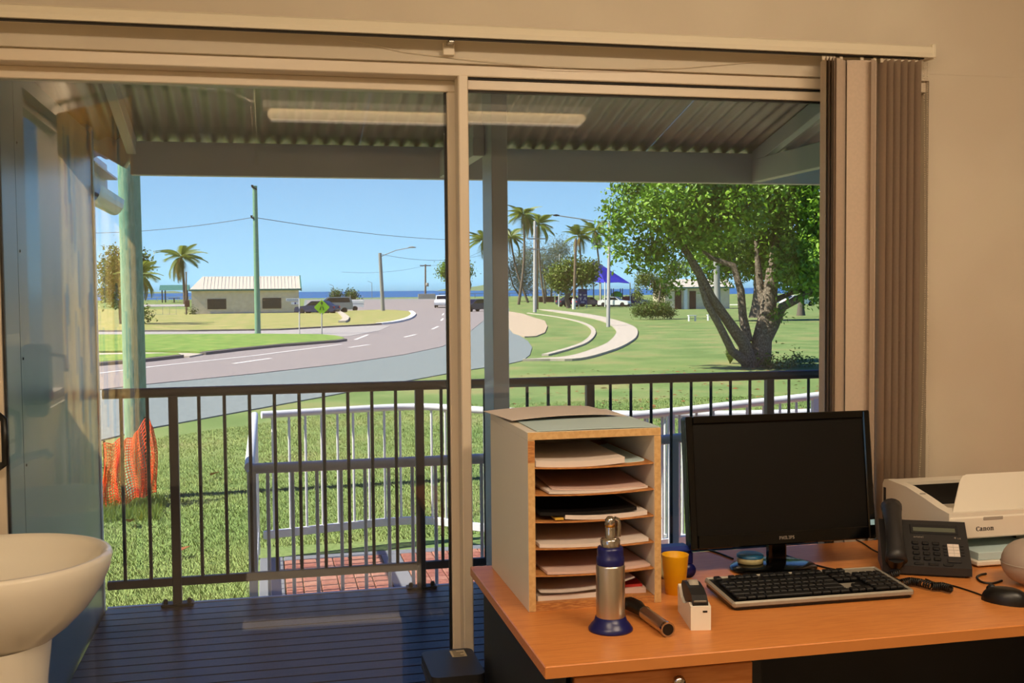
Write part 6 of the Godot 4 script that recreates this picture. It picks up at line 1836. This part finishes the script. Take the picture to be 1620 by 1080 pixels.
func build_phone() -> void:
	# steep desk phone, turned towards the chair
	var t := thing("desk_phone", "dark grey desk phone with a handset, keypad and small display", "phone", Vector3(1.664, 0.72, -2.500), deg_to_rad(-27))
	var side := Transform3D(Basis(Vector3(0, 0, -1), Vector3(0, 1, 0), Vector3(1, 0, 0)), Vector3.ZERO)
	put("base", prism([Vector2(-0.075, 0.006), Vector2(-0.075, 0.026), Vector2(0.055, 0.118), Vector2(0.062, 0.115), Vector2(0.064, 0.006)], -0.108, 0.108, side), M.phone_plastic, t)
	put("foot", slab(Vector3(-0.095, 0, -0.07), Vector3(0.095, 0.008, 0.065)), M.black_plastic, t)
	var ang := atan2(0.092, 0.13)
	var face_b := Basis(Vector3.RIGHT, ang)
	var on := func(x: float, s: float, up := 0.0) -> Vector3:  # a point on the sloping face: s runs up the slope
		var len := sqrt(0.13 * 0.13 + 0.092 * 0.092)
		return Vector3(x, 0.026 + 0.092 * s / len, 0.075 - 0.13 * s / len) + face_b * Vector3(0, up, 0)
	put("display_frame", box(Vector3(0.118, 0.004, 0.032), 0.001), M.dark_plastic, t, on.call(0.028, 0.128, 0.001), face_b)
	put("display", box(Vector3(0.104, 0.002, 0.014), 0.0005), M.lcd, t, on.call(0.028, 0.124, 0.0035), face_b)
	put("brand_text", words("aristel", 0.006), M.logo_silver, t, on.call(-0.012, 0.100, 0.0006), face_b * Basis(Vector3.RIGHT, -PI / 2))
	put("maker_mark", words("LG", 0.005), M.logo_silver, t, on.call(0.088, 0.100, 0.0006), face_b * Basis(Vector3.RIGHT, -PI / 2))
	put("maker_disc", lathe([Vector2(0.0028, 0), Vector2(0.0028, 0.0008), Vector2(0, 0.0008)], 14), M.logo_silver, t, on.call(0.078, 0.102, 0.0), face_b)
	var key := box(Vector3(0.017, 0.006, 0.010), 0.002)
	for r in 4:
		for k in 3: put("key", key, M.key_plastic, t, on.call(-0.022 + k * 0.025, 0.078 - r * 0.0175, 0.003), face_b)
	for k in 3: put("key", box(Vector3(0.024, 0.004, 0.007), 0.0015), M.key_plastic, t, on.call(-0.018 + k * 0.035, 0.008, 0.002), face_b)
	var card := put("memory_card", box(Vector3(0.028, 0.002, 0.042), 0.0005), M.paper, t, on.call(0.070, 0.058, 0.001), face_b)
	for k in 3: put("card_line", box(Vector3(0.026, 0.0006, 0.0008)), M.printer_shade, card, Vector3(0, 0.0012, -0.0105 + k * 0.0105))
	put("card_line", box(Vector3(0.0008, 0.0006, 0.038)), M.printer_shade, card, Vector3(0, 0.0012, 0))
	for r in 4:
		for x in [0.049, 0.091]: put("memory_key", box(Vector3(0.009, 0.004, 0.005), 0.001), M.phone_plastic, t, on.call(x, 0.074 - r * 0.0105, 0.0015), face_b)
	put("wide_key", box(Vector3(0.034, 0.005, 0.011), 0.002), M.phone_plastic, t, on.call(0.068, 0.022, 0.002), face_b)
	# handset in its cradle on the left
	var hs := tool(true)
	var hp := []
	var hr := []
	for k in 11:
		var u := k / 10.0
		var arch := 0.030 + 0.012 * sin(PI * u)
		hp.append(on.call(-0.076, lerpf(-0.010, 0.176, u), arch))
		hr.append(0.0215 + 0.006 * pow(absf(u - 0.5) * 2, 2.5))
	add_tube(hs, hp, hr, 16, true)
	var hd := put("handset", done(hs), M.phone_plastic, t)
	put("ear_piece", tube([on.call(-0.076, 0.163, 0.004), on.call(-0.076, 0.163, 0.036)], [0.022, 0.026], 18), M.phone_plastic, hd)
	put("mouth_piece", tube([on.call(-0.076, 0.006, 0.004), on.call(-0.076, 0.004, 0.034)], [0.022, 0.025], 18), M.black_plastic, hd)


func build_printer() -> void:
	var t := thing("laser_printer", "cream laser printer with its dust cover raised and paper loaded", "printer", Vector3(1.752, 0.72, -2.519))
	var w := 0.38
	var side := Transform3D(Basis(Vector3(0, 0, -1), Vector3(0, 1, 0), Vector3(1, 0, 0)), Vector3.ZERO)
	# the side walls carry the curve of the top from front to back
	var prof := [Vector2(0.0, 0.075), Vector2(0.0, 0.138), Vector2(0.05, 0.145), Vector2(0.12, 0.161), Vector2(0.20, 0.176), Vector2(0.29, 0.181), Vector2(0.31, 0.178), Vector2(0.318, 0.164), Vector2(0.318, 0.012), Vector2(0.04, 0.012), Vector2(0.04, 0.075)]
	put("side_wall", prism(prof, 0.0, 0.028, side), M.printer_plastic, t)
	put("side_wall", prism(prof, w - 0.028, w, side), M.printer_plastic, t)
	put("top_deck", prism([Vector2(0.0, 0.075), Vector2(0.0, 0.138), Vector2(0.05, 0.143), Vector2(0.09, 0.135), Vector2(0.25, 0.108), Vector2(0.252, 0.075)], 0.028, w - 0.028, side), M.printer_plastic, t)
	put("output_slot", slab(Vector3(0.03, 0.10, -0.262), Vector3(w - 0.03, 0.168, -0.252)), M.black_plastic, t)
	put("rear_deck", prism([Vector2(0.25, 0.178), Vector2(0.29, 0.180), Vector2(0.31, 0.177), Vector2(0.317, 0.163), Vector2(0.317, 0.014), Vector2(0.255, 0.014), Vector2(0.255, 0.163)], 0.028, w - 0.028, side), M.printer_plastic, t)
	put("front_panel", slab(Vector3(0.001, 0.068, -0.02), Vector3(w - 0.001, 0.127, 0.004), 0.004), M.printer_plastic, t)
	put("panel_notch", slab(Vector3(0.10, 0.116, 0.003), Vector3(0.16, 0.125, 0.0055), 0.002), M.printer_shade, t)
	put("inner_bay", slab(Vector3(0.028, 0.014, -0.25), Vector3(w - 0.028, 0.07, -0.12)), M.black_plastic, t)
	put("side_foot", slab(Vector3(0.0, 0.0, -0.318), Vector3(0.028, 0.08, -0.03)), M.printer_plastic, t)
	put("side_foot", slab(Vector3(w - 0.08, 0.0, -0.318), Vector3(w, 0.08, -0.03)), M.printer_plastic, t)
	put("button", lathe([Vector2(0.0075, 0), Vector2(0.0075, 0.002), Vector2(0.0055, 0.0035), Vector2(0, 0.0035)], 16), M.printer_shade, t, Vector3(-0.0005, 0.088, -0.03), Basis(Vector3.BACK, PI / 2))
	put("status_light", lathe([Vector2(0.007, 0), Vector2(0.006, 0.002), Vector2(0, 0.0025)], 14, Vector2(1.4, 0.8)), M.printer_shade, t, Vector3(0.014, 0.165, -0.14))
	put("vent", slab(Vector3(-0.001, 0.11, -0.312), Vector3(0.001, 0.155, -0.300)), M.dark_plastic, t)
	put("brand_text", words("Canon", 0.0125, 0.0008, true), M.ink, t, Vector3(0.105, 0.094, 0.0042))
	# raised dust cover standing over the front deck
	var cover_poly := [Vector2(0.0, 0.0), Vector2(w - 0.03, 0.0), Vector2(w - 0.03, 0.115), Vector2(0.095, 0.115), Vector2(0.08, 0.110), Vector2(0.068, 0.098)]
	put("dust_cover", prism(cover_poly, -0.002, 0.002, Transform3D(Basis(Vector3.RIGHT, deg_to_rad(-42)), Vector3(0.018, 0.137, -0.012))), M.printer_plastic, t)
	# paper tray in front
	put("tray", slab(Vector3(0.055, 0.004, -0.12), Vector3(w - 0.09, 0.018, 0.045), 0.003), M.printer_plastic, t)
	put("tray_guide", slab(Vector3(w - 0.10, 0.018, -0.10), Vector3(w - 0.09, 0.055, 0.02), 0.003), M.printer_plastic, t)
	var p := put("paper_stack", slab(Vector3(0.062, 0.0, -0.115), Vector3(w - 0.11, 0.020, 0.038), 0.001), M.paper_blue, null, t.position + Vector3(0, 0.0185, 0))
	tag(p, "stack of blank paper loaded in the printer's front tray", "paper")
